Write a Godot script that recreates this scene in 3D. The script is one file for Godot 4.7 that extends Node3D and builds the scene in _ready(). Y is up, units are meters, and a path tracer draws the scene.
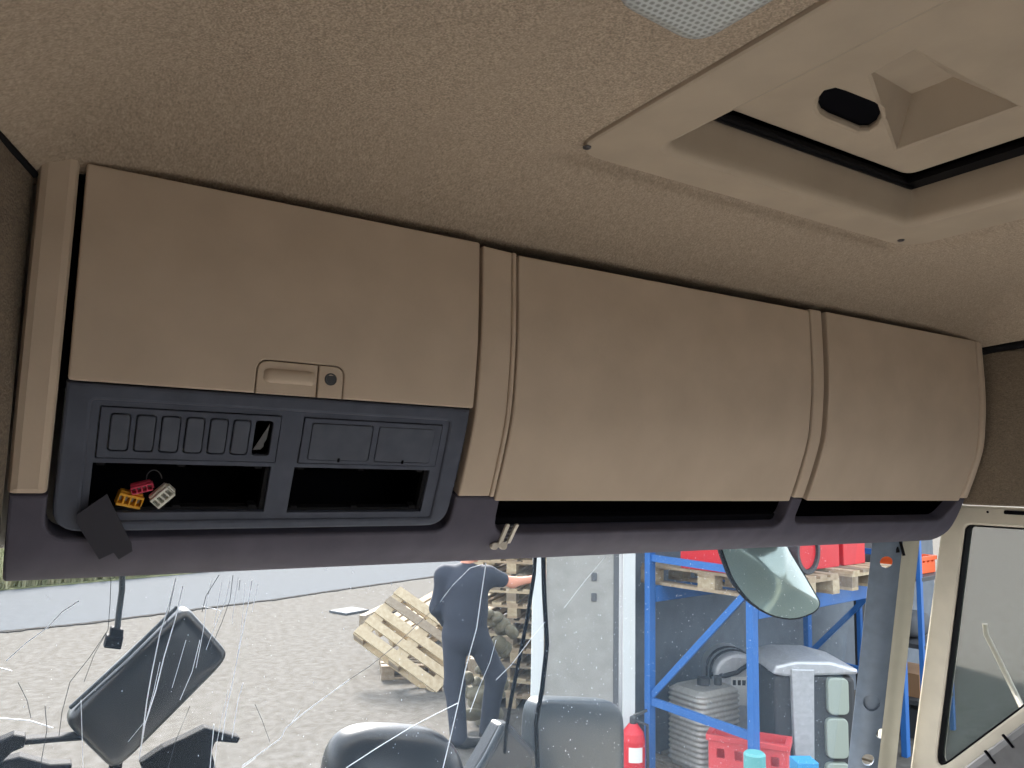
extends Node3D
# Interior of a lorry cab: overhead lockers above the windscreen, roof hatch, yard outside.
# Lengths in metres. Heights in the builders are relative to the eye level of the photograph;
# OFF lifts everything so that the yard lies at y = 0.

const EYE := 2.3
const FOCAL := 777.64
const YAW := 0.547135
const PITCH := 0.11621
const ROLL := 0.021036
var OFF := Vector3(0, EYE, 0)
var GY := -EYE
var cam_basis: Basis
var M := {}
var taken := {}

# ------------------------------------------------------------------ mesh builder
class MB:
	var v := PackedVector3Array()
	var n := PackedVector3Array()
	var xf := Transform3D()

	func tri(a: Vector3, b: Vector3, c: Vector3, na := Vector3.ZERO, nb := Vector3.ZERO, nc := Vector3.ZERO) -> void:
		a = xf * a
		b = xf * b
		c = xf * c
		var f := (c - a).cross(b - a)
		if f.length_squared() < 1e-18:
			return
		f = f.normalized()
		v.append_array([a, b, c])
		if na == Vector3.ZERO:
			n.append_array([f, f, f])
		else:
			var k := [(xf.basis * na).normalized(), (xf.basis * nb).normalized(), (xf.basis * nc).normalized()]
			# keep the winding in step with the smooth normals
			if f.dot(k[0] + k[1] + k[2]) < 0.0:
				var e := v.size()
				v[e - 2] = c
				v[e - 1] = b
				n.append_array([k[0], k[2], k[1]])
			else:
				n.append_array(k)

	func quad(a: Vector3, b: Vector3, c: Vector3, d: Vector3) -> void:
		tri(a, b, c)
		tri(a, c, d)

	# rows of points, smooth normals
	func grid(rows: Array, close_v := false, close_u := false) -> void:
		var R := rows.size()
		var C: int = rows[0].size()
		var nn := []
		for r in R:
			var z := PackedVector3Array()
			z.resize(C)
			nn.append(z)
		var ru := R if close_u else R - 1
		var cv := C if close_v else C - 1
		for r in ru:
			var r2: int = (r + 1) % R
			for c in cv:
				var c2: int = (c + 1) % C
				var f: Vector3 = (rows[r2][c2] - rows[r][c]).cross(rows[r2][c] - rows[r][c2])
				nn[r][c] += f
				nn[r2][c] += f
				nn[r][c2] += f
				nn[r2][c2] += f
		for r in R:
			for c in C:
				if nn[r][c].length_squared() > 0.0:
					nn[r][c] = nn[r][c].normalized()
				else:
					nn[r][c] = Vector3.UP
		for r in ru:
			var r2: int = (r + 1) % R
			for c in cv:
				var c2: int = (c + 1) % C
				tri(rows[r][c], rows[r][c2], rows[r2][c2], nn[r][c], nn[r][c2], nn[r2][c2])
				tri(rows[r][c], rows[r2][c2], rows[r2][c], nn[r][c], nn[r2][c2], nn[r2][c])

	func fan(loop: PackedVector3Array) -> void:
		var c := Vector3.ZERO
		for p in loop:
			c += p
		c /= loop.size()
		for i in loop.size():
			tri(c, loop[i], loop[(i + 1) % loop.size()])

	func tube(path: Array, r: float, sides := 8, r2 := -1.0) -> void:
		var rows := []
		var up := Vector3.UP
		for i in path.size():
			var t: Vector3 = (path[mini(i + 1, path.size() - 1)] - path[maxi(i - 1, 0)]).normalized()
			if absf(t.dot(up)) > 0.95:
				up = Vector3.RIGHT if absf(t.x) < 0.9 else Vector3.BACK
			var a := t.cross(up).normalized()
			var b := t.cross(a).normalized()
			up = -b if i > 0 else up
			var rr := r if r2 < 0.0 else lerpf(r, r2, float(i) / (path.size() - 1))
			var row := PackedVector3Array()
			for k in sides:
				var w := TAU * k / sides
				row.append(path[i] + a * cos(w) * rr + b * sin(w) * rr)
			rows.append(row)
		grid(rows, true)
		fan(rows[0])
		fan(rows[-1])

	# profile of (radius, height) turned round the local y axis
	func lathe(prof: Array, at: Transform3D, segs := 24) -> void:
		var rows := []
		for p in prof:
			var row := PackedVector3Array()
			for k in segs:
				var w := TAU * k / segs
				row.append(at * Vector3(cos(w) * p.x, p.y, sin(w) * p.x))
			rows.append(row)
		for i in rows.size() - 1:
			grid([rows[i], rows[i + 1]], true)
		fan(rows[0])
		fan(rows[-1])

	# superellipsoid: half sizes h, e small = boxy
	func blob(at: Transform3D, h: Vector3, e1: float, e2: float, su := 28, sv := 14) -> void:
		var rows := []
		for j in sv + 1:
			var a := -PI / 2 + PI * j / sv
			var row := PackedVector3Array()
			for i in su:
				var b := TAU * i / su
				row.append(at * Vector3(h.x * pw(cos(a), e1) * pw(cos(b), e2), h.y * pw(cos(a), e1) * pw(sin(b), e2), h.z * pw(sin(a), e1)))
			rows.append(row)
		grid(rows, true)

	func pw(x: float, e: float) -> float:
		return signf(x) * pow(absf(x), e)

	# a plate: outline poly with holes, mapped into space by f(Vector2, off)
	func plate(poly: PackedVector2Array, holes: Array, f: Callable, top: float, bottom: float, bevel := 0.0, step := Vector2(1e9, 1e9), dense := 1e9, back := false) -> void:
		var P := MB.ccw(MB.densify(poly, dense))
		var H := []
		for h in holes:
			H.append(MB.ccw(MB.densify(h, dense)))
		var Pi := MB.inset(P, bevel)
		var Hi := []
		for h in H:
			Hi.append(MB.inset(h, -bevel))
		face(Pi, Hi, f, top, step, true)
		if back:
			face(P, H, f, bottom, step, false)
		var loops := [[P, Pi]]
		for i in H.size():
			loops.append([H[i], Hi[i]])
		for L in loops:
			var o: PackedVector2Array = L[0]
			var s: PackedVector2Array = L[1]
			var m := o.size()
			for i in m:
				var j := (i + 1) % m
				if bevel > 0.0:
					var mid_i := o[i].lerp(s[i], 0.3)
					var mid_j := o[j].lerp(s[j], 0.3)
					quad(f.call(s[i], top), f.call(s[j], top), f.call(mid_j, top - bevel * 0.3), f.call(mid_i, top - bevel * 0.3))
					quad(f.call(mid_i, top - bevel * 0.3), f.call(mid_j, top - bevel * 0.3), f.call(o[j], top - bevel), f.call(o[i], top - bevel))
				quad(f.call(o[i], top - bevel), f.call(o[j], top - bevel), f.call(o[j], bottom), f.call(o[i], bottom))

	func face(P: PackedVector2Array, H: Array, f: Callable, off: float, step: Vector2, front: bool) -> void:
		var lo := P[0]
		var hi := P[0]
		for p in P:
			lo = lo.min(p)
			hi = hi.max(p)
		var xs := [lo.x - 1e-3, hi.x + 1e-3]
		var ys := [lo.y - 1e-3, hi.y + 1e-3]
		var q := lo.x + step.x
		while q < hi.x:
			xs.append(q)
			q += step.x
		q = lo.y + step.y
		while q < hi.y:
			ys.append(q)
			q += step.y
		for h in H:
			var c := Vector2.ZERO
			for p in h:
				c += p
			c /= h.size()
			xs.append(c.x + 1.3e-5)
			ys.append(c.y + 1.7e-5)
		xs.sort()
		ys.sort()
		# Geometry2D clips on a coarse grid, so work in thousandths
		var K := 1000.0
		var big := PackedVector2Array()
		for p in P:
			big.append(p * K)
		var bigh := []
		for h in H:
			var b := PackedVector2Array()
			for p in h:
				b.append(p * K)
			bigh.append(b)
		for i in xs.size() - 1:
			for j in ys.size() - 1:
				var cell := PackedVector2Array([Vector2(xs[i], ys[j]) * K, Vector2(xs[i + 1], ys[j]) * K, Vector2(xs[i + 1], ys[j + 1]) * K, Vector2(xs[i], ys[j + 1]) * K])
				var bits: Array = Geometry2D.intersect_polygons(big, cell)
				for h in bigh:
					var nx := []
					for b in bits:
						for r in Geometry2D.clip_polygons(b, h):
							nx.append(r)
					bits = nx
				for b in bits:
					var t := Geometry2D.triangulate_polygon(b)
					for k in range(0, t.size(), 3):
						var A := [b[t[k]] / K, b[t[k + 1]] / K, b[t[k + 2]] / K]
						var N := []
						for a in A:
							var e := 2e-4
							var du: Vector3 = f.call(a + Vector2(e, 0), off) - f.call(a - Vector2(e, 0), off)
							var dv: Vector3 = f.call(a + Vector2(0, e), off) - f.call(a - Vector2(0, e), off)
							var nn := du.cross(dv).normalized()
							var up: Vector3 = f.call(a, off + e) - f.call(a, off)
							if (nn.dot(up) < 0.0) == front:
								nn = -nn
							N.append(nn)
						tri(f.call(A[0], off), f.call(A[1], off), f.call(A[2], off), N[0], N[1], N[2])

	static func ccw(p: PackedVector2Array) -> PackedVector2Array:
		if Geometry2D.is_polygon_clockwise(p):
			p = p.duplicate()
			p.reverse()
		return p

	static func densify(p: PackedVector2Array, most: float) -> PackedVector2Array:
		var o := PackedVector2Array()
		for i in p.size():
			var a := p[i]
			var b := p[(i + 1) % p.size()]
			var k := maxi(1, ceili(a.distance_to(b) / most))
			for j in k:
				o.append(a.lerp(b, float(j) / k))
		return o

	static func inset(p: PackedVector2Array, d: float) -> PackedVector2Array:
		if d == 0.0:
			return p
		var s := -1.0 if Geometry2D.is_polygon_clockwise(p) else 1.0
		# in Godot's y-down sense clockwise means a positive area; find the sign by area
		var area := 0.0
		for i in p.size():
			area += p[i].cross(p[(i + 1) % p.size()])
		s = signf(area)
		var o := PackedVector2Array()
		var m := p.size()
		for i in m:
			var e1 := (p[i] - p[(i + m - 1) % m]).normalized()
			var e2 := (p[(i + 1) % m] - p[i]).normalized()
			var n1 := Vector2(-e1.y, e1.x) * s
			var n2 := Vector2(-e2.y, e2.x) * s
			var k := maxf(0.4, 1.0 + n1.dot(n2))
			o.append(p[i] + (n1 + n2) / k * d)
		return o

	# block with rounded outline in local xy and bevelled faces along z
	func rbox(at: Transform3D, size: Vector3, r := 0.0, bevel := 0.0) -> void:
		var f := func(p: Vector2, o: float) -> Vector3: return at * Vector3(p.x, p.y, o)
		var poly := MB.rrect(Vector2(-size.x, -size.y) / 2.0, Vector2(size.x, size.y) / 2.0, r)
		plate(poly, [], f, size.z / 2.0, -size.z / 2.0 + bevel, bevel)
		var P := MB.ccw(poly)
		var I := MB.inset(P, bevel)
		face(I, [], f, -size.z / 2.0, Vector2(1e9, 1e9), false)
		if bevel > 0.0:
			for i in P.size():
				var j := (i + 1) % P.size()
				quad(f.call(P[i], -size.z / 2.0 + bevel), f.call(P[j], -size.z / 2.0 + bevel), f.call(I[j], -size.z / 2.0), f.call(I[i], -size.z / 2.0))

	static func rrect(a: Vector2, b: Vector2, r: float, k := 5) -> PackedVector2Array:
		if r <= 0.0:
			return PackedVector2Array([a, Vector2(b.x, a.y), b, Vector2(a.x, b.y)])
		return MB.rounded(PackedVector2Array([a, Vector2(b.x, a.y), b, Vector2(a.x, b.y)]), r, k)

	# any polygon with its corners rounded
	static func rounded(p: PackedVector2Array, r: float, k := 5, only := []) -> PackedVector2Array:
		var o := PackedVector2Array()
		var m := p.size()
		for i in m:
			if only.size() and not only.has(i):
				o.append(p[i])
				continue
			var a := p[(i + m - 1) % m]
			var c := p[(i + 1) % m]
			var u := (a - p[i]).normalized()
			var w := (c - p[i]).normalized()
			var ang := absf(u.angle_to(w))
			var d := minf(r / tan(ang / 2.0), minf(a.distance_to(p[i]), c.distance_to(p[i])) * 0.49)
			var s := p[i] + u * d
			var e := p[i] + w * d
			for j in k + 1:
				var t := float(j) / k
				o.append(s.lerp(p[i], t).lerp(p[i].lerp(e, t), t))
		return o

	static func circle(c: Vector2, r: float, k := 20, ry := -1.0) -> PackedVector2Array:
		var o := PackedVector2Array()
		for i in k:
			o.append(c + Vector2(cos(TAU * i / k) * r, sin(TAU * i / k) * (r if ry < 0.0 else ry)))
		return o

	func mesh(centre: Vector3) -> ArrayMesh:
		var p := PackedVector3Array()
		p.resize(v.size())
		for i in v.size():
			p[i] = v[i] - centre
		var a := []
		a.resize(Mesh.ARRAY_MAX)
		a[Mesh.ARRAY_VERTEX] = p
		a[Mesh.ARRAY_NORMAL] = n
		var m := ArrayMesh.new()
		m.add_surface_from_arrays(Mesh.PRIMITIVE_TRIANGLES, a)
		return m

	func centre() -> Vector3:
		var lo := v[0]
		var hi := v[0]
		for p in v:
			lo = lo.min(p)
			hi = hi.max(p)
		return (lo + hi) / 2.0

# ------------------------------------------------------------------ scene helpers
func numbered(called: String) -> String:
	var k: int = taken.get(called, 0)
	taken[called] = k + 1
	return called if k == 0 else "%s_%03d" % [called, k]

func thing(called: String, label: String, category: String, base: Vector3, group := "") -> Node3D:
	var o := Node3D.new()
	o.name = numbered(called)
	add_child(o, true)
	o.position = base + OFF
	o.set_meta("label", label)
	o.set_meta("category", category)
	if group:
		o.set_meta("group", group)
	return o

func setting(called: String, base: Vector3) -> Node3D:
	var o := Node3D.new()
	o.name = called
	add_child(o, true)
	o.position = base + OFF
	o.set_meta("kind", "structure")
	return o

func part(mb: MB, called: String, material: Material, parent: Node3D, label := "") -> MeshInstance3D:
	var o := MeshInstance3D.new()
	var c := mb.centre()
	o.mesh = mb.mesh(c)
	o.material_override = material
	o.name = called
	o.cast_shadow = GeometryInstance3D.SHADOW_CASTING_SETTING_ON
	parent.add_child(o, true)
	o.position = c + OFF - parent.global_position
	if label:
		o.set_meta("label", label)
	return o

func single(mb: MB, called: String, material: Material, label: String, category: String, group := "") -> MeshInstance3D:
	var o := part(mb, numbered(called), material, self)
	o.set_meta("label", label)
	o.set_meta("category", category)
	if group:
		o.set_meta("group", group)
	return o

func struct(mb: MB, called: String, material: Material) -> MeshInstance3D:
	var o := part(mb, called, material, self)
	o.set_meta("kind", "structure")
	return o

func at(p: Vector3, turn := 0.0) -> Transform3D:
	return Transform3D(Basis(Vector3.UP, turn), p)

func box(mb: MB, a: Vector3, b: Vector3, bevel := 0.0) -> void:
	mb.rbox(Transform3D(Basis(), (a + b) / 2.0), (b - a).abs(), 0.0, bevel)

# a bar of rectangular section between two points
func bar(mb: MB, a: Vector3, b: Vector3, w: float, h: float, bevel := 0.0) -> void:
	var z := (b - a).normalized()
	var up := Vector3.UP if absf(z.y) < 0.95 else Vector3.RIGHT
	var x := up.cross(z).normalized()
	mb.rbox(Transform3D(Basis(x, z.cross(x), z), (a + b) / 2.0), Vector3(w, h, a.distance_to(b)), 0.0, bevel)

# a sight line of the photograph, and the real point where it meets a plane
func sight(x: float, y: float) -> Vector3:
	return cam_basis * Vector3((x - 512.0) / FOCAL, -(y - 384.0) / FOCAL, -1.0)

func on(x: float, y: float, axis: int, value: float) -> Vector3:
	var d := sight(x, y)
	return d * (value / d[axis])

func yard(x: float, y: float) -> Vector3:
	return on(x, y, 1, GY)

# ------------------------------------------------------------------ materials
func noise_tex(freq: float, lo: Color, hi: Color, seed_ := 1, oct := 4, kind := FastNoiseLite.TYPE_SIMPLEX_SMOOTH, size := 512, sharp := 0.0) -> NoiseTexture2D:
	var n := FastNoiseLite.new()
	n.noise_type = kind
	n.frequency = freq
	n.seed = seed_
	n.fractal_octaves = oct
	var t := NoiseTexture2D.new()
	t.width = size
	t.height = size
	t.seamless = true
	t.noise = n
	var g := Gradient.new()
	g.offsets = PackedFloat32Array([0.5 * sharp, 1.0 - 0.5 * sharp])
	g.colors = PackedColorArray([lo, hi])
	t.color_ramp = g
	return t

func grey(v: float) -> Color:
	return Color(v, v, v)

func mat(key: String, col: Color, rough: float, tex: Texture2D = null, scale := 2.0, bump: Texture2D = null, bump_cm := 0.0, metal := 0.0) -> StandardMaterial3D:
	var m := StandardMaterial3D.new()
	m.albedo_color = col
	m.roughness = rough
	m.metallic = metal
	if tex:
		m.albedo_texture = tex
	if bump:
		m.heightmap_enabled = true
		m.heightmap_texture = bump
		m.heightmap_scale = bump_cm
	if tex or bump:
		m.uv1_triplanar = true
		m.uv1_world_triplanar = true
		m.uv1_scale = Vector3(scale, scale, scale)
	M[key] = m
	return m

func glass(key: String, col: Color, rough := 0.05) -> StandardMaterial3D:
	var m := mat(key, col, rough)
	m.transparency = BaseMaterial3D.TRANSPARENCY_ALPHA
	m.metallic_specular = 0.12
	return m

func materials() -> void:
	var speck := noise_tex(0.45, grey(0.70), grey(1.0), 3, 2, FastNoiseLite.TYPE_VALUE, 1024, 0.2)
	var relief := noise_tex(0.45, grey(0.0), grey(1.0), 3, 2, FastNoiseLite.TYPE_VALUE, 1024, 0.1)
	var soft := noise_tex(0.012, grey(0.93), grey(1.0), 7, 5)
	var grain := noise_tex(0.3, grey(0.0), grey(1.0), 9, 2)
	var worn := noise_tex(0.01, grey(0.86), grey(1.0), 17, 6, FastNoiseLite.TYPE_SIMPLEX_SMOOTH, 1024)
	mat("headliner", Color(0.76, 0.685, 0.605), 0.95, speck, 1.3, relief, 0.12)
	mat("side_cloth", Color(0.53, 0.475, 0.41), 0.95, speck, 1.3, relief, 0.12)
	mat("beige", Color(0.78, 0.71, 0.635), 0.55, soft, 1.1, grain, 0.012)
	mat("beige_hatch", Color(0.69, 0.63, 0.56), 0.55, soft, 1.1, grain, 0.012)
	mat("dark", Color(0.36, 0.35, 0.40), 0.6, worn, 1.5, grain, 0.012)
	mat("fascia", Color(0.35, 0.37, 0.425), 0.5, worn, 2.5, grain, 0.012)
	mat("blank", Color(0.36, 0.38, 0.43), 0.45, worn, 3.0)
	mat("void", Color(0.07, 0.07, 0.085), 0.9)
	mat("black", Color(0.07, 0.07, 0.08), 0.45)
	mat("rubber", Color(0.10, 0.10, 0.11), 0.7)
	mat("screw", Color(0.45, 0.45, 0.47), 0.35, null, 1.0, null, 0.0, 1.0)
	mat("card", Color(0.24, 0.24, 0.27), 0.7)
	mat("lock", Color(0.16, 0.16, 0.17), 0.4)
	for k in ["dark", "fascia", "blank", "void", "black", "card", "beige", "beige_hatch"]:
		M[k].metallic_specular = 0.25
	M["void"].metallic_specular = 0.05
	M["black"].metallic_specular = 0.15
	mat("conn_yellow", Color(0.86, 0.62, 0.10), 0.5)
	mat("conn_pink", Color(0.80, 0.22, 0.34), 0.5)
	mat("conn_white", Color(0.88, 0.88, 0.84), 0.5)
	mat("clip", Color(0.80, 0.77, 0.72), 0.4)
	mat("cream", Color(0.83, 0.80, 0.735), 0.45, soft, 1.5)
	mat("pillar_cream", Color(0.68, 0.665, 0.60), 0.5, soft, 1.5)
	mat("pillar_dark", Color(0.40, 0.45, 0.51), 0.45, worn, 2.0, grain, 0.012)
	mat("doorgrey", Color(0.38, 0.38, 0.39), 0.6, worn, 2.0)
	mat("cab", Color(0.83, 0.81, 0.77), 0.8)
	mat("cabfloor", Color(0.78, 0.77, 0.75), 0.9)
	mat("dash", Color(0.80, 0.785, 0.76), 0.7)
	var im := Image.create(64, 64, false, Image.FORMAT_RGB8)
	im.fill(Color(0.95, 0.96, 0.97))
	for cy in range(0, 64, 16):
		for cx in range(0, 64, 16):
			for y in 16:
				for x in 16:
					var q := Vector2(x - 8, y - 8).length()
					if q < 6.0:
						im.set_pixel((cx + x + (8 if cy % 32 else 0)) % 64, cy + y, grey(lerpf(0.55, 0.8, q / 6.0)))
	var lens := mat("lens", Color(0.74, 0.76, 0.76), 0.25, ImageTexture.create_from_image(im), 34.0)
	lens.clearcoat_enabled = true
	glass("windscreen", Color(0.58, 0.71, 0.84, 0.034), 0.04)
	glass("doorglass", Color(0.34, 0.41, 0.40, 0.36), 0.03)
	glass("rearglass", Color(0.8, 0.86, 0.9, 0.1), 0.03)
	mat("crack_white", Color(0.95, 0.97, 1.0), 0.5)
	mat("crack_dark", Color(0.22, 0.24, 0.26), 0.5)
	# outside
	var gravel := noise_tex(0.02, Color(0.80, 0.785, 0.76), Color(1, 1, 1), 21, 6, FastNoiseLite.TYPE_SIMPLEX_SMOOTH, 1024)
	mat("gravel", Color(0.41, 0.40, 0.385), 0.95, gravel, 0.35)
	mat("asphalt", Color(0.33, 0.34, 0.35), 0.9, noise_tex(0.03, grey(0.9), grey(1.0), 23, 5), 0.3)
	M["gravel"].metallic_specular = 0.05
	M["asphalt"].metallic_specular = 0.1
	mat("verge", Color(0.36, 0.38, 0.25), 0.95, noise_tex(0.02, Color(0.7, 0.7, 0.6), Color(1, 1, 0.9), 25, 5), 0.6)
	mat("blade", Color(0.42, 0.48, 0.26), 0.9)
	mat("edge_dirt", Color(0.24, 0.23, 0.22), 0.95)
	M["edge_dirt"].metallic_specular = 0.05
	var woodtex := noise_tex(0.02, Color(0.80, 0.76, 0.70), Color(1, 1, 1), 31, 5)
	mat("wood", Color(0.68, 0.62, 0.53), 0.85, woodtex, 1.2)
	mat("wood_pale", Color(0.74, 0.69, 0.59), 0.85, woodtex, 1.7)
	mat("wood_grey", Color(0.58, 0.54, 0.48), 0.9, woodtex, 1.4)
	mat("rack_blue", Color(0.17, 0.40, 0.67), 0.45, soft, 1.0)
	mat("panel_wall", Color(0.60, 0.60, 0.58), 0.7, worn, 0.6)
	mat("post_white", Color(0.74, 0.76, 0.76), 0.5)
	mat("shed_dark", Color(0.42, 0.45, 0.48), 0.9, worn, 0.4)
	mat("red", Color(0.75, 0.10, 0.14), 0.45)
	mat("red_crate", Color(0.80, 0.28, 0.29), 0.5)
	mat("orange", Color(0.90, 0.36, 0.12), 0.5)
	mat("teal", Color(0.35, 0.62, 0.62), 0.5)
	mat("yellow", Color(0.88, 0.76, 0.22), 0.5)
	mat("label_blue", Color(0.20, 0.55, 0.75), 0.5)
	mat("label_white", Color(0.86, 0.86, 0.84), 0.6)
	mat("steel", Color(0.76, 0.77, 0.78), 0.35, worn, 2.0, null, 0.0, 0.35)
	mat("steel_dull", Color(0.66, 0.65, 0.62), 0.5, worn, 2.0, null, 0.0, 0.3)
	mat("canister_grey", Color(0.80, 0.81, 0.82), 0.4, worn, 2.0, null, 0.0, 0.2)
	mat("pale_plate", Color(0.57, 0.61, 0.57), 0.5)
	mat("engine", Color(0.22, 0.23, 0.24), 0.6)
	mat("mirror_black", Color(0.08, 0.085, 0.095), 0.30)
	mat("mirror_grey", Color(0.17, 0.20, 0.225), 0.35)
	mat("mirror_glass", Color(0.55, 0.62, 0.60), 0.12, null, 1.0, null, 0.0, 0.4)
	mat("overall", Color(0.18, 0.195, 0.235), 0.9)
	mat("skin", Color(0.80, 0.56, 0.47), 0.6)
	mat("hair", Color(0.16, 0.12, 0.09), 0.8)
	mat("shoe", Color(0.07, 0.07, 0.08), 0.6)
	mat("sacking", Color(0.47, 0.46, 0.40), 0.9, woodtex, 2.0)
	mat("cardboard", Color(0.60, 0.46, 0.33), 0.9)
	mat("plastic_grey", Color(0.36, 0.37, 0.38), 0.7)
	M["plastic_grey"].metallic_specular = 0.15
	M["rubber"].metallic_specular = 0.2

# ------------------------------------------------------------------ section of the overhead lockers
const SECTION := [Vector2(0.385, -1.0507), Vector2(0.361, -1.05), Vector2(0.30, -1.0475), Vector2(0.24, -1.046), Vector2(0.19, -1.047), Vector2(0.14, -1.051), Vector2(0.09, -1.058), Vector2(0.03, -1.078), Vector2(-0.04, -1.107), Vector2(-0.092, -1.132), Vector2(-0.123, -1.155), Vector2(-0.1445, -1.19), Vector2(-0.1515, -1.23), Vector2(-0.153, -1.30), Vector2(-0.153, -1.50)]
var prof := PackedVector2Array()   # evenly spaced along the section, PSTEP apart, from the top down
const PSTEP := 0.002

func make_section() -> void:
	var dense := PackedVector2Array()
	var m := SECTION.size()
	for i in m - 1:
		for k in 20:
			var p0: Vector2 = SECTION[maxi(i - 1, 0)]
			var p3: Vector2 = SECTION[mini(i + 2, m - 1)]
			dense.append((SECTION[i] as Vector2).cubic_interpolate(SECTION[i + 1], p0, p3, k / 20.0) if i < m - 3 else (SECTION[i] as Vector2).lerp(SECTION[i + 1], k / 20.0))
	dense.append(SECTION[m - 1])
	prof.append(dense[0])
	var left := PSTEP
	for i in dense.size() - 1:
		var a := dense[i]
		var b := dense[i + 1]
		var l := a.distance_to(b)
		var t := 0.0
		while l - t >= left:
			t += left
			prof.append(a.lerp(b, t / l))
			left = PSTEP
		left -= l - t

func sy(y: float) -> float:
	for i in prof.size() - 1:
		if prof[i + 1].x <= y:
			return -(i + clampf((prof[i].x - y) / maxf(prof[i].x - prof[i + 1].x, 1e-9), 0, 1)) * PSTEP
	return -(prof.size() - 1) * PSTEP

func P(x: float, y: float) -> Vector2:
	return Vector2(x, sy(y))

func S(p: Vector2, o: float) -> Vector3:
	var q := clampf(-p.y / PSTEP, 0.0, prof.size() - 1.001)
	var i := int(q)
	var c := prof[i].lerp(prof[i + 1], q - i)
	var i0 := maxi(i - 3, 0)
	var i1 := mini(i + 4, prof.size() - 1)
	var t := (prof[i1] - prof[i0]).normalized()   # (dy, dz), running down
	# normal towards the room: turn the downward tangent
	return Vector3(p.x, c.x + t.y * o, c.y - t.x * o)

func pq(list: Array) -> PackedVector2Array:
	var o := PackedVector2Array()
	for p in list:
		o.append(P(p[0], p[1]))
	return o

func prect(x0: float, y0: float, x1: float, y1: float, r := 0.0, k := 5) -> PackedVector2Array:
	return MB.rrect(P(x0, minf(y0, y1)), P(x1, maxf(y0, y1)), r, k)

const ST := Vector2(1e9, 0.012)

func splate(poly: PackedVector2Array, holes: Array, top: float, bottom: float, bevel := 0.0) -> MB:
	var mb := MB.new()
	mb.plate(poly, holes, S, top, bottom, bevel, ST, 0.02)
	return mb

# an open-fronted recess whose mouth follows the section
func recess(x0: float, x1: float, y0: float, y1: float, mouth: float, back_z: float, drop := 0.0) -> MB:
	var mb := MB.new()
	var a := S(P(x0, y0), mouth)
	var b := S(P(x1, y0), mouth)
	var c := S(P(x1, y1), mouth)
	var d := S(P(x0, y1), mouth)
	var A := Vector3(x0, y0 - drop, back_z)
	var B := Vector3(x1, y0 - drop, back_z)
	var C := Vector3(x1, y1, back_z)
	var D := Vector3(x0, y1, back_z)
	mb.quad(a, b, B, A)
	mb.quad(b, c, C, B)
	mb.quad(c, d, D, C)
	mb.quad(d, a, A, D)
	mb.quad(A, B, C, D)
	return mb

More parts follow.
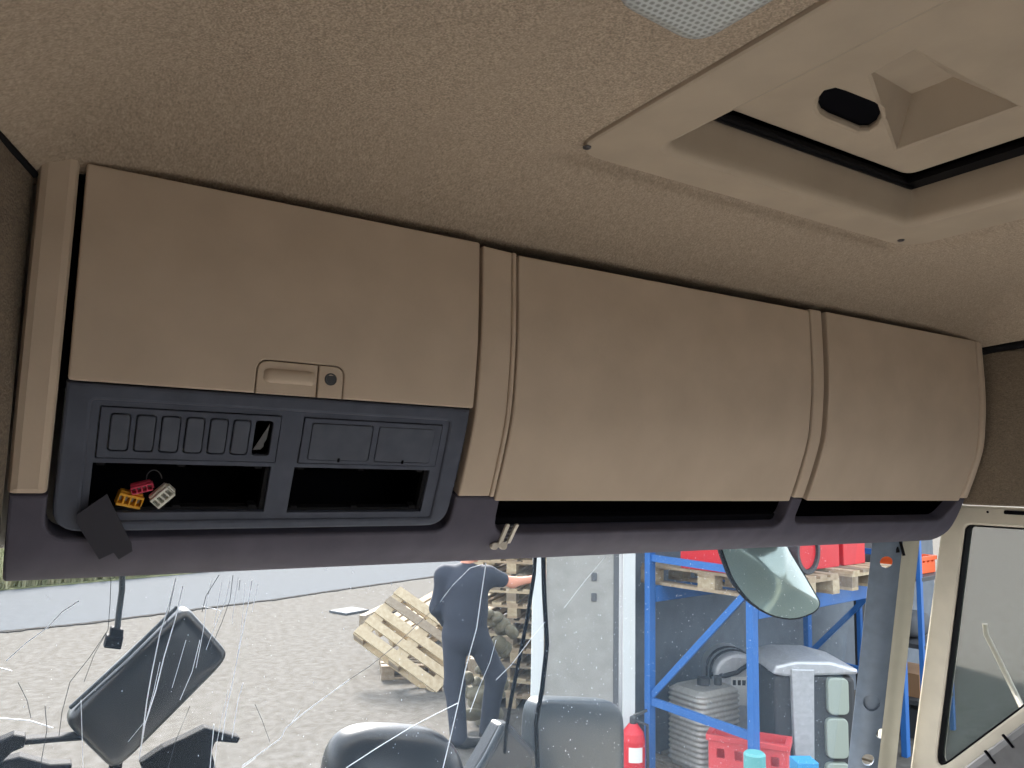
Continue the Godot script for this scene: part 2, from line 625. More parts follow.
func overhead_lockers() -> void:
	var t := thing("overhead_locker_unit", "long beige and charcoal overhead locker unit above the windscreen", "overhead locker", Vector3(1.0, -0.147, -1.25))
	# lower charcoal moulding: rounded nose, notched for the fascia and the two trays
	var b := pq([[-0.022, -0.037], [0.018, -0.037], [0.018, -0.092], [0.574, -0.092], [0.574, -0.037], [0.656, -0.037], [0.660, -0.099], [1.372, -0.099], [1.376, -0.037], [1.407, -0.037], [1.403, -0.093], [1.965, -0.093], [2.013, -0.037], [2.036, -0.037]])
	b.append(Vector2(2.036, -(prof.size() - 2) * PSTEP))
	b.append(Vector2(-0.022, -(prof.size() - 2) * PSTEP))
	b = MB.rounded(b, 0.038, 6, [2, 3, 6, 7, 10, 11])
	part(splate(b, [], 0.0, -0.03, 0.004), "lower_moulding", M.dark, t, "charcoal rounded lower moulding")
	# closed ends and top of the carcass
	var cc := MB.new()
	cc.plate(prect(-0.018, 0.085, 0.60, 0.366), [], S, -0.035, -0.04, 0.0, ST, 0.03)
	cc.plate(prect(0.58, -0.036, 2.03, 0.366), [], S, -0.045, -0.05, 0.0, ST, 0.03)
	box(cc, Vector3(-0.018, 0.352, -1.49), Vector3(2.03, 0.36, -1.068))
	var sd := PackedVector2Array()
	for i in range(12, prof.size() - 10, 6):
		var q := S(Vector2(0, -i * PSTEP), -0.008)
		sd.append(Vector2(q.z, q.y))
	sd.append(Vector2(-1.49, 0.355))
	for x in [-0.018, 2.026]:
		cc.plate(sd, [], func(p: Vector2, o: float) -> Vector3: return Vector3(x + o, p.y, p.x), 0.006, 0.0, 0.0, Vector2(0.1, 0.1), 1e9, true)
	part(cc, "carcass", M.void, t)
	part(recess(0.652, 1.380, -0.101, -0.030, -0.028, -1.42, 0.01), "tray", M.black, t, "open black tray slot under the middle door")
	part(recess(1.400, 2.016, -0.095, -0.030, -0.028, -1.42, 0.01), "tray", M.black, t, "open black tray slot under the right door")
	var sb := MB.new()
	sb.plate(prect(0.668, -0.096, 1.366, -0.082, 0.0), [], S, -0.022, -0.04, 0.002, ST, 0.05)
	part(sb, "tray_lip", M.void, t)
	# beige uprights
	part(splate(MB.rounded(pq([[-0.022, 0.378], [-0.024, -0.0355], [0.017, -0.0355], [0.020, 0.378]]), 0.006, 4), [], 0.006, -0.02, 0.010), "end_cap", M.beige, t)
	part(splate(MB.rounded(pq([[0.5805, 0.360], [0.5775, -0.0355], [0.634, -0.0355], [0.634, 0.3575]]), 0.003, 3), [], 0.001, -0.02, 0.003), "divider", M.beige, t)
	part(splate(MB.rounded(pq([[0.6335, 0.3575], [0.6335, -0.0355], [0.6415, -0.0355], [0.6415, 0.3570]]), 0.003, 3), [], 0.004, -0.02, 0.003), "divider_bead", M.beige, t)
	part(splate(MB.rounded(pq([[1.369, 0.361], [1.373, -0.0355], [1.404, -0.0355], [1.406, 0.361]]), 0.004, 3), [], 0.003, -0.02, 0.004), "divider", M.beige, t)
	part(splate(MB.rounded(pq([[2.009, 0.361], [2.011, -0.0355], [2.037, -0.0355], [2.037, 0.361]]), 0.006, 4), [], 0.006, -0.03, 0.008), "end_cap", M.beige, t)
	# doors
	var d1 := pq([[0.027, 0.3655], [0.027, 0.101], [0.242, 0.101], [0.2425, 0.146], [0.3625, 0.146], [0.363, 0.101], [0.572, 0.101], [0.573, 0.3625]])
	d1 = MB.rounded(d1, 0.004, 3, [0, 1, 6, 7])
	# round the two upper corners of the handle notch
	var d1r := PackedVector2Array()
	for i in d1.size():
		var here := d1[i]
		if absf(here.y - sy(0.146)) < 1e-6:
			var a := d1[i - 1]
			var c := d1[i + 1]
			var u := (a - here).normalized() * 0.016
			var w := (c - here).normalized() * 0.016
			for j in 7:
				var q := j / 6.0
				d1r.append((here + u).lerp(here, q).lerp(here.lerp(here + w, q), q))
		else:
			d1r.append(here)
	var door := part(splate(d1r, [], 0.004, -0.014, 0.0025), "locker_door", M.beige, t, "left beige locker door with grip and key lock")
	var h1 := MB.rounded(pq([[0.2433, 0.1008], [0.2438, 0.1448], [0.3243, 0.1448], [0.3243, 0.1008]]), 0.015, 6, [1])
	var hp := splate(h1, [], 0.0035, -0.012, 0.0015)
	var rows := []
	for i in 21:
		var s := i / 20.0
		var x := lerpf(0.2515, 0.3215, s)
		var swell := pow(clampf(minf(s / 0.14, (1.0 - s) / 0.05), 0.0, 1.0), 0.5)
		var row := PackedVector3Array()
		for k in 11:
			var w := PI * k / 10.0
			row.append(S(P(x, 0.1255 + cos(w) * 0.0095 * (0.6 + 0.4 * swell)), 0.0032 + sin(w) * 0.0065 * swell))
		rows.append(row)
	hp.grid(rows)
	part(hp, "grip", M.beige, door)
	var h2 := MB.rounded(pq([[0.3265, 0.1008], [0.3265, 0.1448], [0.3614, 0.1448], [0.3616, 0.1008]]), 0.015, 6, [2])
	part(splate(h2, [], 0.0035, -0.012, 0.0015), "lock_plate", M.beige, door)
	var lk := MB.new()
	var lc := S(P(0.3435, 0.127), 0.003)
	var lf := Transform3D(Basis(Vector3.RIGHT, PI / 2), lc)
	lk.lathe([Vector2(0.0088, -0.004), Vector2(0.0088, 0.001), Vector2(0.008, 0.0018), Vector2(0.0066, 0.0018), Vector2(0.0062, 0.0010)], lf, 24)
	lk.rbox(Transform3D(Basis(Vector3.BACK, 0.2), lc + Vector3(0, 0, 0.0012)), Vector3(0.0016, 0.008, 0.001))
	part(lk, "lock_cylinder", M.lock, door, "black key lock")
	part(splate(MB.rounded(pq([[0.6445, 0.3545], [0.6445, -0.042], [1.362, -0.042], [1.364, 0.3560]]), 0.004, 3), [], 0.004, -0.014, 0.003), "locker_door", M.beige, t, "wide middle locker door")
	part(splate(MB.rounded(pq([[1.420, 0.361], [1.418, -0.041], [2.003, -0.041], [2.004, 0.361]]), 0.004, 3), [], 0.004, -0.014, 0.003), "locker_door", M.beige, t, "right locker door with faint smudges")
	fascia(t)

func fascia(t: Node3D) -> void:
	var fo := MB.rounded(pq([[0.026, 0.0985], [0.024, -0.084], [0.567, -0.084], [0.570, 0.0985]]), 0.036, 6, [1, 2])
	var hole := prect(0.0545, -0.0705, 0.5385, 0.0790, 0.006)
	var f := part(splate(fo, [hole], -0.001, -0.03, 0.004), "fascia_panel", M.fascia, t, "charcoal switch fascia under the left door")
	# set-back inner plate with four openings
	var m1 := prect(0.0640, 0.0080, 0.2845, 0.0720, 0.002)
	var m2 := prect(0.3150, 0.0080, 0.5285, 0.0720, 0.002)
	var p1 := prect(0.0625, -0.0605, 0.2800, 0.0020, 0.001)
	var p2 := prect(0.3125, -0.0620, 0.5210, 0.0020, 0.001)
	part(splate(prect(0.0535, -0.0715, 0.5395, 0.0800), [m1, m2, p1, p2], -0.005, -0.012, 0.001), "inner_plate", M.fascia, f)
	part(recess(0.0615, 0.2810, -0.0615, 0.003, -0.011, -1.24), "pocket", M.void, f, "deep black empty pocket behind the loose plugs")
	part(recess(0.3115, 0.5220, -0.0630, 0.003, -0.011, -1.24), "pocket", M.void, f, "deep black empty pocket on the right")
	for q in [[0.0625, 0.2800, -0.0605], [0.3125, 0.5210, -0.0620]]:
		var rl := MB.new()
		rl.plate(prect(q[0] + 0.001, q[2] + 0.001, q[1] - 0.008, q[2] + 0.0055), [], S, -0.009, -0.02, 0.001, ST, 0.05)
		rl.plate(prect(q[1] - 0.007, q[2] + 0.001, q[1] - 0.001, 0.001), [], S, -0.009, -0.02, 0.001, ST, 0.05)
		for x in [0.02, 0.45, 0.9]:
			var xx: float = lerpf(q[0], q[1], x)
			rl.plate(prect(xx, q[2] + 0.004, xx + 0.010, q[2] + 0.009), [], S, -0.007, -0.02, 0.001, ST, 0.05)
			rl.plate(prect(xx, -0.002, xx + 0.010, 0.0022), [], S, -0.007, -0.02, 0.001, ST, 0.05)
		part(rl, "pocket_rail", M.rubber, f)
	# switch strip: six blanks and one broken hole
	var holes := []
	for i in 7:
		var x := 0.0760 + i * 0.0291
		holes.append(prect(x, 0.0175, x + 0.0232, 0.0640, 0.005))
	part(splate(prect(0.0650, 0.0090, 0.2835, 0.0710, 0.0015), holes, -0.0035, -0.011, 0.001), "switch_frame", M.fascia, f)
	for i in 6:
		var x := 0.0760 + i * 0.0291
		part(splate(prect(x + 0.0011, 0.0195, x + 0.0221, 0.0632, 0.0045), [], -0.0015, -0.012, 0.0015), "switch_blank", M.blank, f)
	part(recess(0.2500, 0.2745, 0.0165, 0.065, -0.010, -1.16), "switch_hole", M.black, f, "open switch hole with a broken blank")
	part(splate(pq([[0.2525, 0.0235], [0.2700, 0.0590], [0.2685, 0.0380], [0.2655, 0.0330], [0.2660, 0.0290], [0.2625, 0.0250]]), [], -0.007, -0.009), "broken_blank", M.doorgrey, f, "torn triangular remnant of a switch blank")
	# twin blank module
	var bh := [prect(0.3275, 0.0140, 0.4180, 0.0650, 0.004), prect(0.4265, 0.0135, 0.5155, 0.0645, 0.004)]
	part(splate(prect(0.3160, 0.0090, 0.5275, 0.0710, 0.0015), bh, -0.0035, -0.011, 0.001), "module_frame", M.fascia, f)
	for x in [0.3275, 0.4265]:
		part(splate(prect(x + 0.0007, 0.0142, x + 0.0895, 0.0642, 0.0038), [], -0.0032, -0.012, 0.0008), "module_blank", M.blank, f)
		part(splate(prect(x + 0.0440, 0.0115, x + 0.0475, 0.0170, 0.001), [], -0.0022, -0.010, 0.0005), "latch_notch", M.void, f)

# loose bits in front of the fascia
func loose_bits() -> void:
	var pick := func(px: float, py: float, o: float) -> Vector3:
		var d := sight(px, py)
		var k := 1.0
		for i in 40:
			var q := d * k
			var z := S(P(0.0, q.y), o).z
			k += (q.z - z) / -d.z
		return d * k
	# hanging torn cover
	var fl := PackedVector2Array()
	var a: Vector3 = pick.call(107, 494, 0.012)
	var b: Vector3 = pick.call(135, 542, 0.016)
	var c: Vector3 = pick.call(99, 557, 0.016)
	var d: Vector3 = pick.call(77, 514, 0.012)
	var z := (a - d).cross(b - a).normalized()
	if z.z < 0:
		z = -z
	var x := (b - a).normalized()
	var fr := Transform3D(Basis(x, z.cross(x), z), a)
	for q in [a, b.lerp(c, 0.1), b.lerp(c, 0.17) + x * 0.010, b.lerp(c, 0.58) + x * 0.012, b.lerp(c, 0.60), c, d.lerp(c, 0.12) - (a - d) * 0.12, d]:
		var l: Vector3 = fr.affine_inverse() * q
		fl.append(Vector2(l.x, l.y))
	var mb := MB.new()
	mb.plate(fl, [], func(p: Vector2, o: float) -> Vector3: return fr * Vector3(p.x, p.y, o), 0.001, -0.001, 0.0, Vector2(1e9, 1e9), 1e9, true)
	single(mb, "cover_flap", M.card, "dark square cover card dangling below the switch fascia's left pocket", "cover")
	connector("conn_yellow", "yellow", pick.call(117, 497, 0.004), pick.call(141, 502, 0.004), 0.016, "yellow plastic wiring plug at the mouth of the left pocket")
	connector("conn_pink", "pink", pick.call(131, 490, 0.010), pick.call(152, 485, 0.010), 0.010, "pinkish red wiring plug resting on the yellow plug")
	connector("conn_white", "white", pick.call(154, 503, 0.012), pick.call(171, 489, 0.012), 0.016, "white wiring plug tilted beside the pink plug")
	# the wire loop above the plugs
	var w := []
	for k in 13:
		var g := PI * (0.05 + 1.05 * k / 12.0)
		w.append(pick.call(154 - cos(g) * -8.0, 480 - sin(g) * 10.0 + maxf(0.0, k - 9) * 2.0, -0.012))
	var wb := MB.new()
	wb.tube(w, 0.0007, 6)
	single(wb, "wire_loop", M.doorgrey, "thin grey wire looping above the loose wiring plugs", "wire")
	# white sprung clip on the nose of the moulding
	var t := thing("mounting_clip", "small off-white plastic clip with two prongs hanging on the moulding's nose", "clip", pick.call(503, 548, 0.004))
	for q in [[508, 524, 499, 545], [517, 524, 508, 543]]:
		var m := MB.new()
		bar(m, pick.call(q[0], q[1], 0.006), pick.call(q[2], q[3], 0.007), 0.007, 0.004, 0.0012)
		part(m, "prong", M.clip, t)
	var br := MB.new()
	bar(br, pick.call(491, 547, 0.007), pick.call(507, 542, 0.007), 0.008, 0.008, 0.002)
	for q in [[494, 546], [503, 546]]:
		br.lathe([Vector2(0.006, -0.004), Vector2(0.006, 0.004), Vector2(0.003, 0.0045)], Transform3D(Basis(Vector3.RIGHT, PI / 2), pick.call(q[0], q[1], 0.008)), 14)
	part(br, "bridge", M.clip, t)
	var sp := MB.new()
	for k in 5:
		var s := k / 4.0
		sp.lathe([Vector2(0.003, -0.001), Vector2(0.003, 0.001)], Transform3D(Basis(Vector3.BACK, 0.5), (pick.call(512, 526, 0.007) as Vector3).lerp(pick.call(505, 541, 0.007), s)), 10)
	part(sp, "spring", M.screw, t)

func connector(key: String, colour: String, a: Vector3, b: Vector3, h: float, label: String) -> void:
	var t := thing("wiring_plug", label, "wiring plug", (a + b) / 2.0, "loose wiring plugs")
	var x := (b - a).normalized()
	var z := Vector3(0, -0.25, 1).normalized()
	var y := z.cross(x).normalized()
	z = x.cross(y)
	var l := a.distance_to(b)
	var f := Transform3D(Basis(x, y, z), (a + b) / 2.0)
	var mb := MB.new()
	var cells := 4
	var hs := []
	for i in cells:
		var cx := -l / 2 + l * (i + 0.5) / cells
		hs.append(MB.rrect(Vector2(cx - l * 0.085, -h * 0.28), Vector2(cx + l * 0.085, h * 0.28), 0.0006, 2))
	mb.plate(MB.rrect(Vector2(-l, -h) / 2, Vector2(l, h) / 2, 0.0012, 3), hs, func(p: Vector2, o: float) -> Vector3: return f * Vector3(p.x, p.y, o), 0.008, -0.008, 0.0008)
	mb.rbox(f * Transform3D(Basis(), Vector3(0, 0, -0.004)), Vector3(l * 0.98, h * 0.98, 0.006))
	part(mb, "housing", M[key], t)
	var r := MB.new()
	r.rbox(f * Transform3D(Basis(), Vector3(0, h * 0.55, -0.002)), Vector3(l * 0.9, h * 0.22, 0.010), 0.0, 0.0006)
	r.rbox(f * Transform3D(Basis(), Vector3(l * 0.53, 0, -0.003)), Vector3(l * 0.08, h * 0.7, 0.009), 0.0, 0.0006)
	part(r, "latch_rib", M[key], t)
	var c := MB.new()
	for i in cells:
		c.rbox(f * Transform3D(Basis(), Vector3(-l / 2 + l * (i + 0.5) / cells, 0, -0.0005)), Vector3(l * 0.10, h * 0.3, 0.002))
	part(c, "contacts", M.steel_dull, t)
	var w := MB.new()
	for i in 2:
		var s := f * Vector3((i - 0.5) * l * 0.5, 0, -0.006)
		w.tube([s, s + Vector3(0.002, 0.004, -0.03), s + Vector3(0.01, -0.002, -0.08)], 0.0011, 6)
	part(w, "wires", M.rubber, t)

# ------------------------------------------------------------------ cab shell
const EDGE := [Vector2(-0.052, -1.56), Vector2(-0.030, -1.10), Vector2(-0.026, -1.055), Vector2(-0.062, -0.976), Vector2(-0.100, -0.85), Vector2(-0.130, -0.60), Vector2(-0.140, -0.2), Vector2(-0.140, 0.95)]

func wall_x(z: float) -> float:
	for i in EDGE.size() - 1:
		if z <= EDGE[i + 1].y:
			return lerpf(EDGE[i].x, EDGE[i + 1].x, clampf((z - EDGE[i].y) / (EDGE[i + 1].y - EDGE[i].y), 0, 1))
	return EDGE[-1].x

func roof_y(x: float, z: float) -> float:
	var df := maxf(0.0, z + 1.062)
	var xx := minf(x, 2.014 - x)
	var ds := maxf(0.0, xx - wall_x(z))
	var a := 0.084 * pow(maxf(0.0, 1.0 - df / 0.17), 1.5)
	var b := 0.094 * pow(maxf(0.0, 1.0 - ds / 0.24), 2.0)
	# shallow gutter along the front and the right of the hatch frame
	var nx := maxf(maxf(0.63 - x, x - 1.40), 0.0)
	var g1 := exp(-pow((z + 0.878) / 0.024, 4.0)) * clampf(1.0 - nx / 0.05, 0.0, 1.0)
	var nz := maxf(-0.85 - z, 0.0)
	var g2 := exp(-pow((x - 1.432) / 0.024, 4.0)) * clampf(1.0 - nz / 0.05, 0.0, 1.0)
	return 0.456 - maxf(a, b) - 0.25 * minf(a, b) + 0.020 * maxf(g1, g2)

func cab_shell() -> void:
	var mb := MB.new()
	# headliner
	var poly := PackedVector2Array()
	for i in range(1, EDGE.size()):
		poly.append(EDGE[i])
	for i in range(EDGE.size() - 1, 0, -1):
		poly.append(Vector2(2.014 - EDGE[i].x, EDGE[i].y))
	var f := func(p: Vector2, o: float) -> Vector3: return Vector3(p.x, roof_y(p.x, p.y) - o, p.y)
	mb.plate(poly, [MB.rrect(Vector2(0.64, -0.815), Vector2(1.37, -0.10), 0.03)], f, 0.0, -0.008, 0.0, Vector2(0.04, 0.0125), 0.04)
	struct(mb, "ceiling", M.headliner)
	var rf := MB.new()
	box(rf, Vector3(-0.25, 0.60, -1.62), Vector3(2.27, 0.66, 1.05), 0.01)
	for q in [[Vector3(-0.25, -0.05, -1.62), Vector3(-0.21, 0.61, 1.05)], [Vector3(2.24, -0.05, -1.62), Vector3(2.27, 0.61, 1.05)]]:
		box(rf, q[0], q[1])
	struct(rf, "roof", M.cab)
	var fw := MB.new()
	box(fw, Vector3(-0.2, -0.135, -1.60), Vector3(2.2, 0.62, -1.515), 0.005)
	struct(fw, "wall_front", M.cab)
	# left side: cloth panel over the open door
	var wl := MB.new()
	var fl := func(p: Vector2, o: float) -> Vector3: return Vector3(wall_x(p.x) + o, p.y, p.x)
	wl.plate(PackedVector2Array([Vector2(-1.56, -1.3), Vector2(0.95, -1.3), Vector2(0.95, 0.362), Vector2(-1.56, 0.362)]), [MB.rrect(Vector2(0.10, -0.60), Vector2(0.70, -0.10), 0.04)], fl, 0.0, -0.04, 0.004, Vector2(0.05, 1e9), 0.05, true)
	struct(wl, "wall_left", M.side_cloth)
	# right side
	var wr := MB.new()
	var fr := func(p: Vector2, o: float) -> Vector3: return Vector3(2.014 - wall_x(p.x) - o, p.y, p.x)
	wr.plate(PackedVector2Array([Vector2(-1.12, -0.052), Vector2(-0.05, -0.052), Vector2(-0.05, -1.3), Vector2(0.95, -1.3), Vector2(0.95, 0.338), Vector2(-1.12, 0.338)]), [], fr, 0.0, -0.04, 0.006, Vector2(0.05, 1e9), 0.05, true)
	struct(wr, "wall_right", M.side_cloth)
	var seam := MB.new()
	var pl := []
	var pr := []
	for i in range(2, EDGE.size()):
		pl.append(Vector3(EDGE[i].x + 0.001, roof_y(EDGE[i].x, EDGE[i].y) - 0.001, EDGE[i].y))
		pr.append(Vector3(2.014 - EDGE[i].x + 0.004, roof_y(EDGE[i].x, EDGE[i].y) - 0.004, EDGE[i].y))
	seam.tube(pl, 0.0045, 6)
	struct(seam, "trim_1", M.rubber)
	var seam2 := MB.new()
	seam2.tube(pr, 0.011, 8)
	struct(seam2, "trim_2", M.rubber)
	# rear wall with its window
	var wb := MB.new()
	wb.plate(PackedVector2Array([Vector2(-0.2, -1.3), Vector2(2.2, -1.3), Vector2(2.2, 0.62), Vector2(-0.2, 0.62)]), [MB.rrect(Vector2(0.35, -0.80), Vector2(2.05, 0.30), 0.05)], func(p: Vector2, o: float) -> Vector3: return Vector3(p.x, p.y, 0.95 - o), 0.0, -0.05, 0.0, Vector2(1e9, 1e9), 1e9, true)
	struct(wb, "wall_back", M.cab)
	var wg := MB.new()
	box(wg, Vector3(0.35, -0.80, 0.968), Vector3(2.05, 0.30, 0.973))
	struct(wg, "window_2", M.rearglass)
	var fl2 := MB.new()
	box(fl2, Vector3(-0.2, -1.36, -1.6), Vector3(2.2, -1.29, 1.0))
	struct(fl2, "floor", M.cabfloor)
	var da := MB.new()
	da.rbox(Transform3D(Basis(Vector3.UP, PI / 2), Vector3(1.0, -1.08, -1.29)), Vector3(0.5, 0.42, 2.0), 0.08, 0.01)
	struct(da, "dashboard", M.dash)
	var fp := MB.new()
	box(fp, Vector3(-0.2, -1.5, -1.68), Vector3(2.2, -0.90, -1.58), 0.01)
	struct(fp, "front_panel", M.cream)

func roof_hatch() -> void:
	var t := thing("roof_hatch", "beige framed roof hatch with sliding blind in the cab ceiling", "roof hatch", Vector3(1.0, 0.45, -0.45))
	var down := func(p: Vector2, o: float) -> Vector3: return Vector3(p.x, 0.45 - o, p.y)
	var mb := MB.new()
	var rim := MB.rrect(Vector2(0.700, -0.779), Vector2(1.289, -0.13), 0.03, 6)
	mb.plate(MB.rrect(Vector2(0.606, -0.852), Vector2(1.406, -0.06), 0.055, 8), [rim], down, 0.0, -0.018, 0.005)
	part(mb, "frame", M.beige_hatch, t)
	var well := MB.new()
	var rows := []
	for k in [[-0.004, 0.4505], [0.002, 0.4525], [0.007, 0.457], [0.0105, 0.464], [0.013, 0.475], [0.017, 0.490], [0.021, 0.503], [0.021, 0.512]]:
		var l := MB.inset(rim, k[0])
		var row := PackedVector3Array()
		for q in l:
			row.append(Vector3(q.x, k[1], q.y))
		rows.append(row)
	well.grid(rows, true)
	part(well, "well", M.beige_hatch, t)
	var rail := MB.new()
	box(rail, Vector3(0.70, 0.508, -0.775), Vector3(1.30, 0.516, -0.742), 0.001)
	box(rail, Vector3(1.235, 0.508, -0.775), Vector3(1.30, 0.516, -0.12), 0.001)
	rail.tube([Vector3(0.71, 0.5095, -0.752), Vector3(1.262, 0.5095, -0.752)], 0.004, 8)
	rail.tube([Vector3(0.71, 0.516, -0.747), Vector3(1.262, 0.516, -0.747)], 0.003, 8)
	part(rail, "slide_rail", M.black, t, "black slide rail")
	# dark box above
	var lid := MB.new()
	box(lid, Vector3(0.66, 0.590, -0.82), Vector3(1.34, 0.598, -0.10))
	for q in [[Vector3(0.66, 0.47, -0.82), Vector3(0.668, 0.592, -0.10)], [Vector3(1.332, 0.47, -0.82), Vector3(1.34, 0.592, -0.10)], [Vector3(0.66, 0.47, -0.82), Vector3(1.34, 0.592, -0.812)], [Vector3(0.66, 0.47, -0.108), Vector3(1.34, 0.592, -0.10)]]:
		box(lid, q[0], q[1])
	part(lid, "lid", M.rubber, t)
	# blind with hand recess and finger slot
	var up := func(p: Vector2, o: float) -> Vector3: return Vector3(p.x, 0.52 - o, p.y)
	var flat := func(px: float, py: float) -> Vector2:
		var w := on(px, py, 1, 0.52)
		return Vector2(w.x, w.z)
	var A: Vector2 = flat.call(873, 75)
	var B := Vector2(0.874, -0.512)
	var C := Vector2(1.121, -0.515)
	var D: Vector2 = flat.call(898, 149)
	var slot := PackedVector2Array()
	for q in [[818, 108], [819.5, 99], [825, 92], [835, 89.5], [845, 92.5], [874, 104], [880.5, 109], [881.5, 117], [877, 126], [869, 131.5], [860, 132], [828, 119], [821, 114.5]]:
		slot.append(flat.call(q[0], q[1]))
	var bl := MB.new()
	bl.plate(MB.rrect(Vector2(0.712, -0.742), Vector2(1.234, -0.14), 0.025, 6), [PackedVector2Array([A, B, C, D]), slot], up, 0.0, -0.010, 0.006, Vector2(0.06, 0.06), 1e9)
	var v3 := func(p: Vector2, y: float) -> Vector3: return Vector3(p.x, y, p.y)
	var E := Vector3(1.088, 0.584, -0.6425)
	var F := Vector3(1.089, 0.584, -0.581)
	var a3: Vector3 = v3.call(A, 0.525)
	var b3: Vector3 = v3.call(B, 0.525)
	var c3: Vector3 = v3.call(C, 0.525)
	var d3: Vector3 = v3.call(D, 0.525)
	bl.quad(a3, b3, F, E)
	bl.quad(E, F, c3, d3)
	bl.tri(a3, E, d3)
	bl.tri(b3, c3, F)
	part(bl, "sliding_blind", M.beige_hatch, t, "beige sliding blind with moulded hand recess")
	var sl := MB.new()
	sl.plate(MB.inset(slot, -0.004), [], up, -0.012, -0.04, 0.0)
	part(sl, "finger_slot", M.void, t, "black oval finger slot")
	for q in [[587, 147], [901, 240], [1030, 217]]:
		var p := on(q[0], q[1], 1, 0.4495)
		var s := MB.new()
		s.lathe([Vector2(0.0062, 0.0), Vector2(0.0058, -0.0018), Vector2(0.004, -0.0022), Vector2(0.0035, -0.0012)], Transform3D(Basis(), p), 16)
		s.rbox(Transform3D(Basis(Vector3.UP, 0.6), p + Vector3(0, -0.002, 0)), Vector3(0.009, 0.0008, 0.0014))
		s.rbox(Transform3D(Basis(Vector3.UP, 0.6 + PI / 2), p + Vector3(0, -0.002, 0)), Vector3(0.009, 0.0008, 0.0014))
		part(s, "screw", M.screw, t)

func ceiling_lamp() -> void:
	var t := thing("ceiling_lamp", "white ribbed cab lamp on the ceiling beside the hatch", "ceiling lamp", Vector3(0.51, 0.468, -0.44))
	var down := func(p: Vector2, o: float) -> Vector3: return Vector3(p.x, 0.468 - o, p.y)
	var ol := MB.rounded(PackedVector2Array([Vector2(0.432, -0.552), Vector2(0.565, -0.566), Vector2(0.575, -0.30), Vector2(0.442, -0.30)]), 0.035, 7)
	var mb := MB.new()
	mb.plate(MB.inset(MB.ccw(ol), -0.005), [], down, 0.006, 0.0, 0.003)
	part(mb, "rim", M.label_white, t)
	var ls := MB.new()
	var rows := []
	var base := MB.ccw(ol)
	for k in [[0.0, 0.004], [0.001, 0.010], [0.004, 0.015], [0.010, 0.0185], [0.018, 0.0200]]:
		var l := MB.inset(base, k[0])
		var row := PackedVector3Array()
		for q in l:
			row.append(down.call(q, k[1]))
		rows.append(row)
	ls.grid(rows, true)
	ls.fan(rows[-1])
	part(ls, "lens", M.lens, t, "clear prismatic lens")

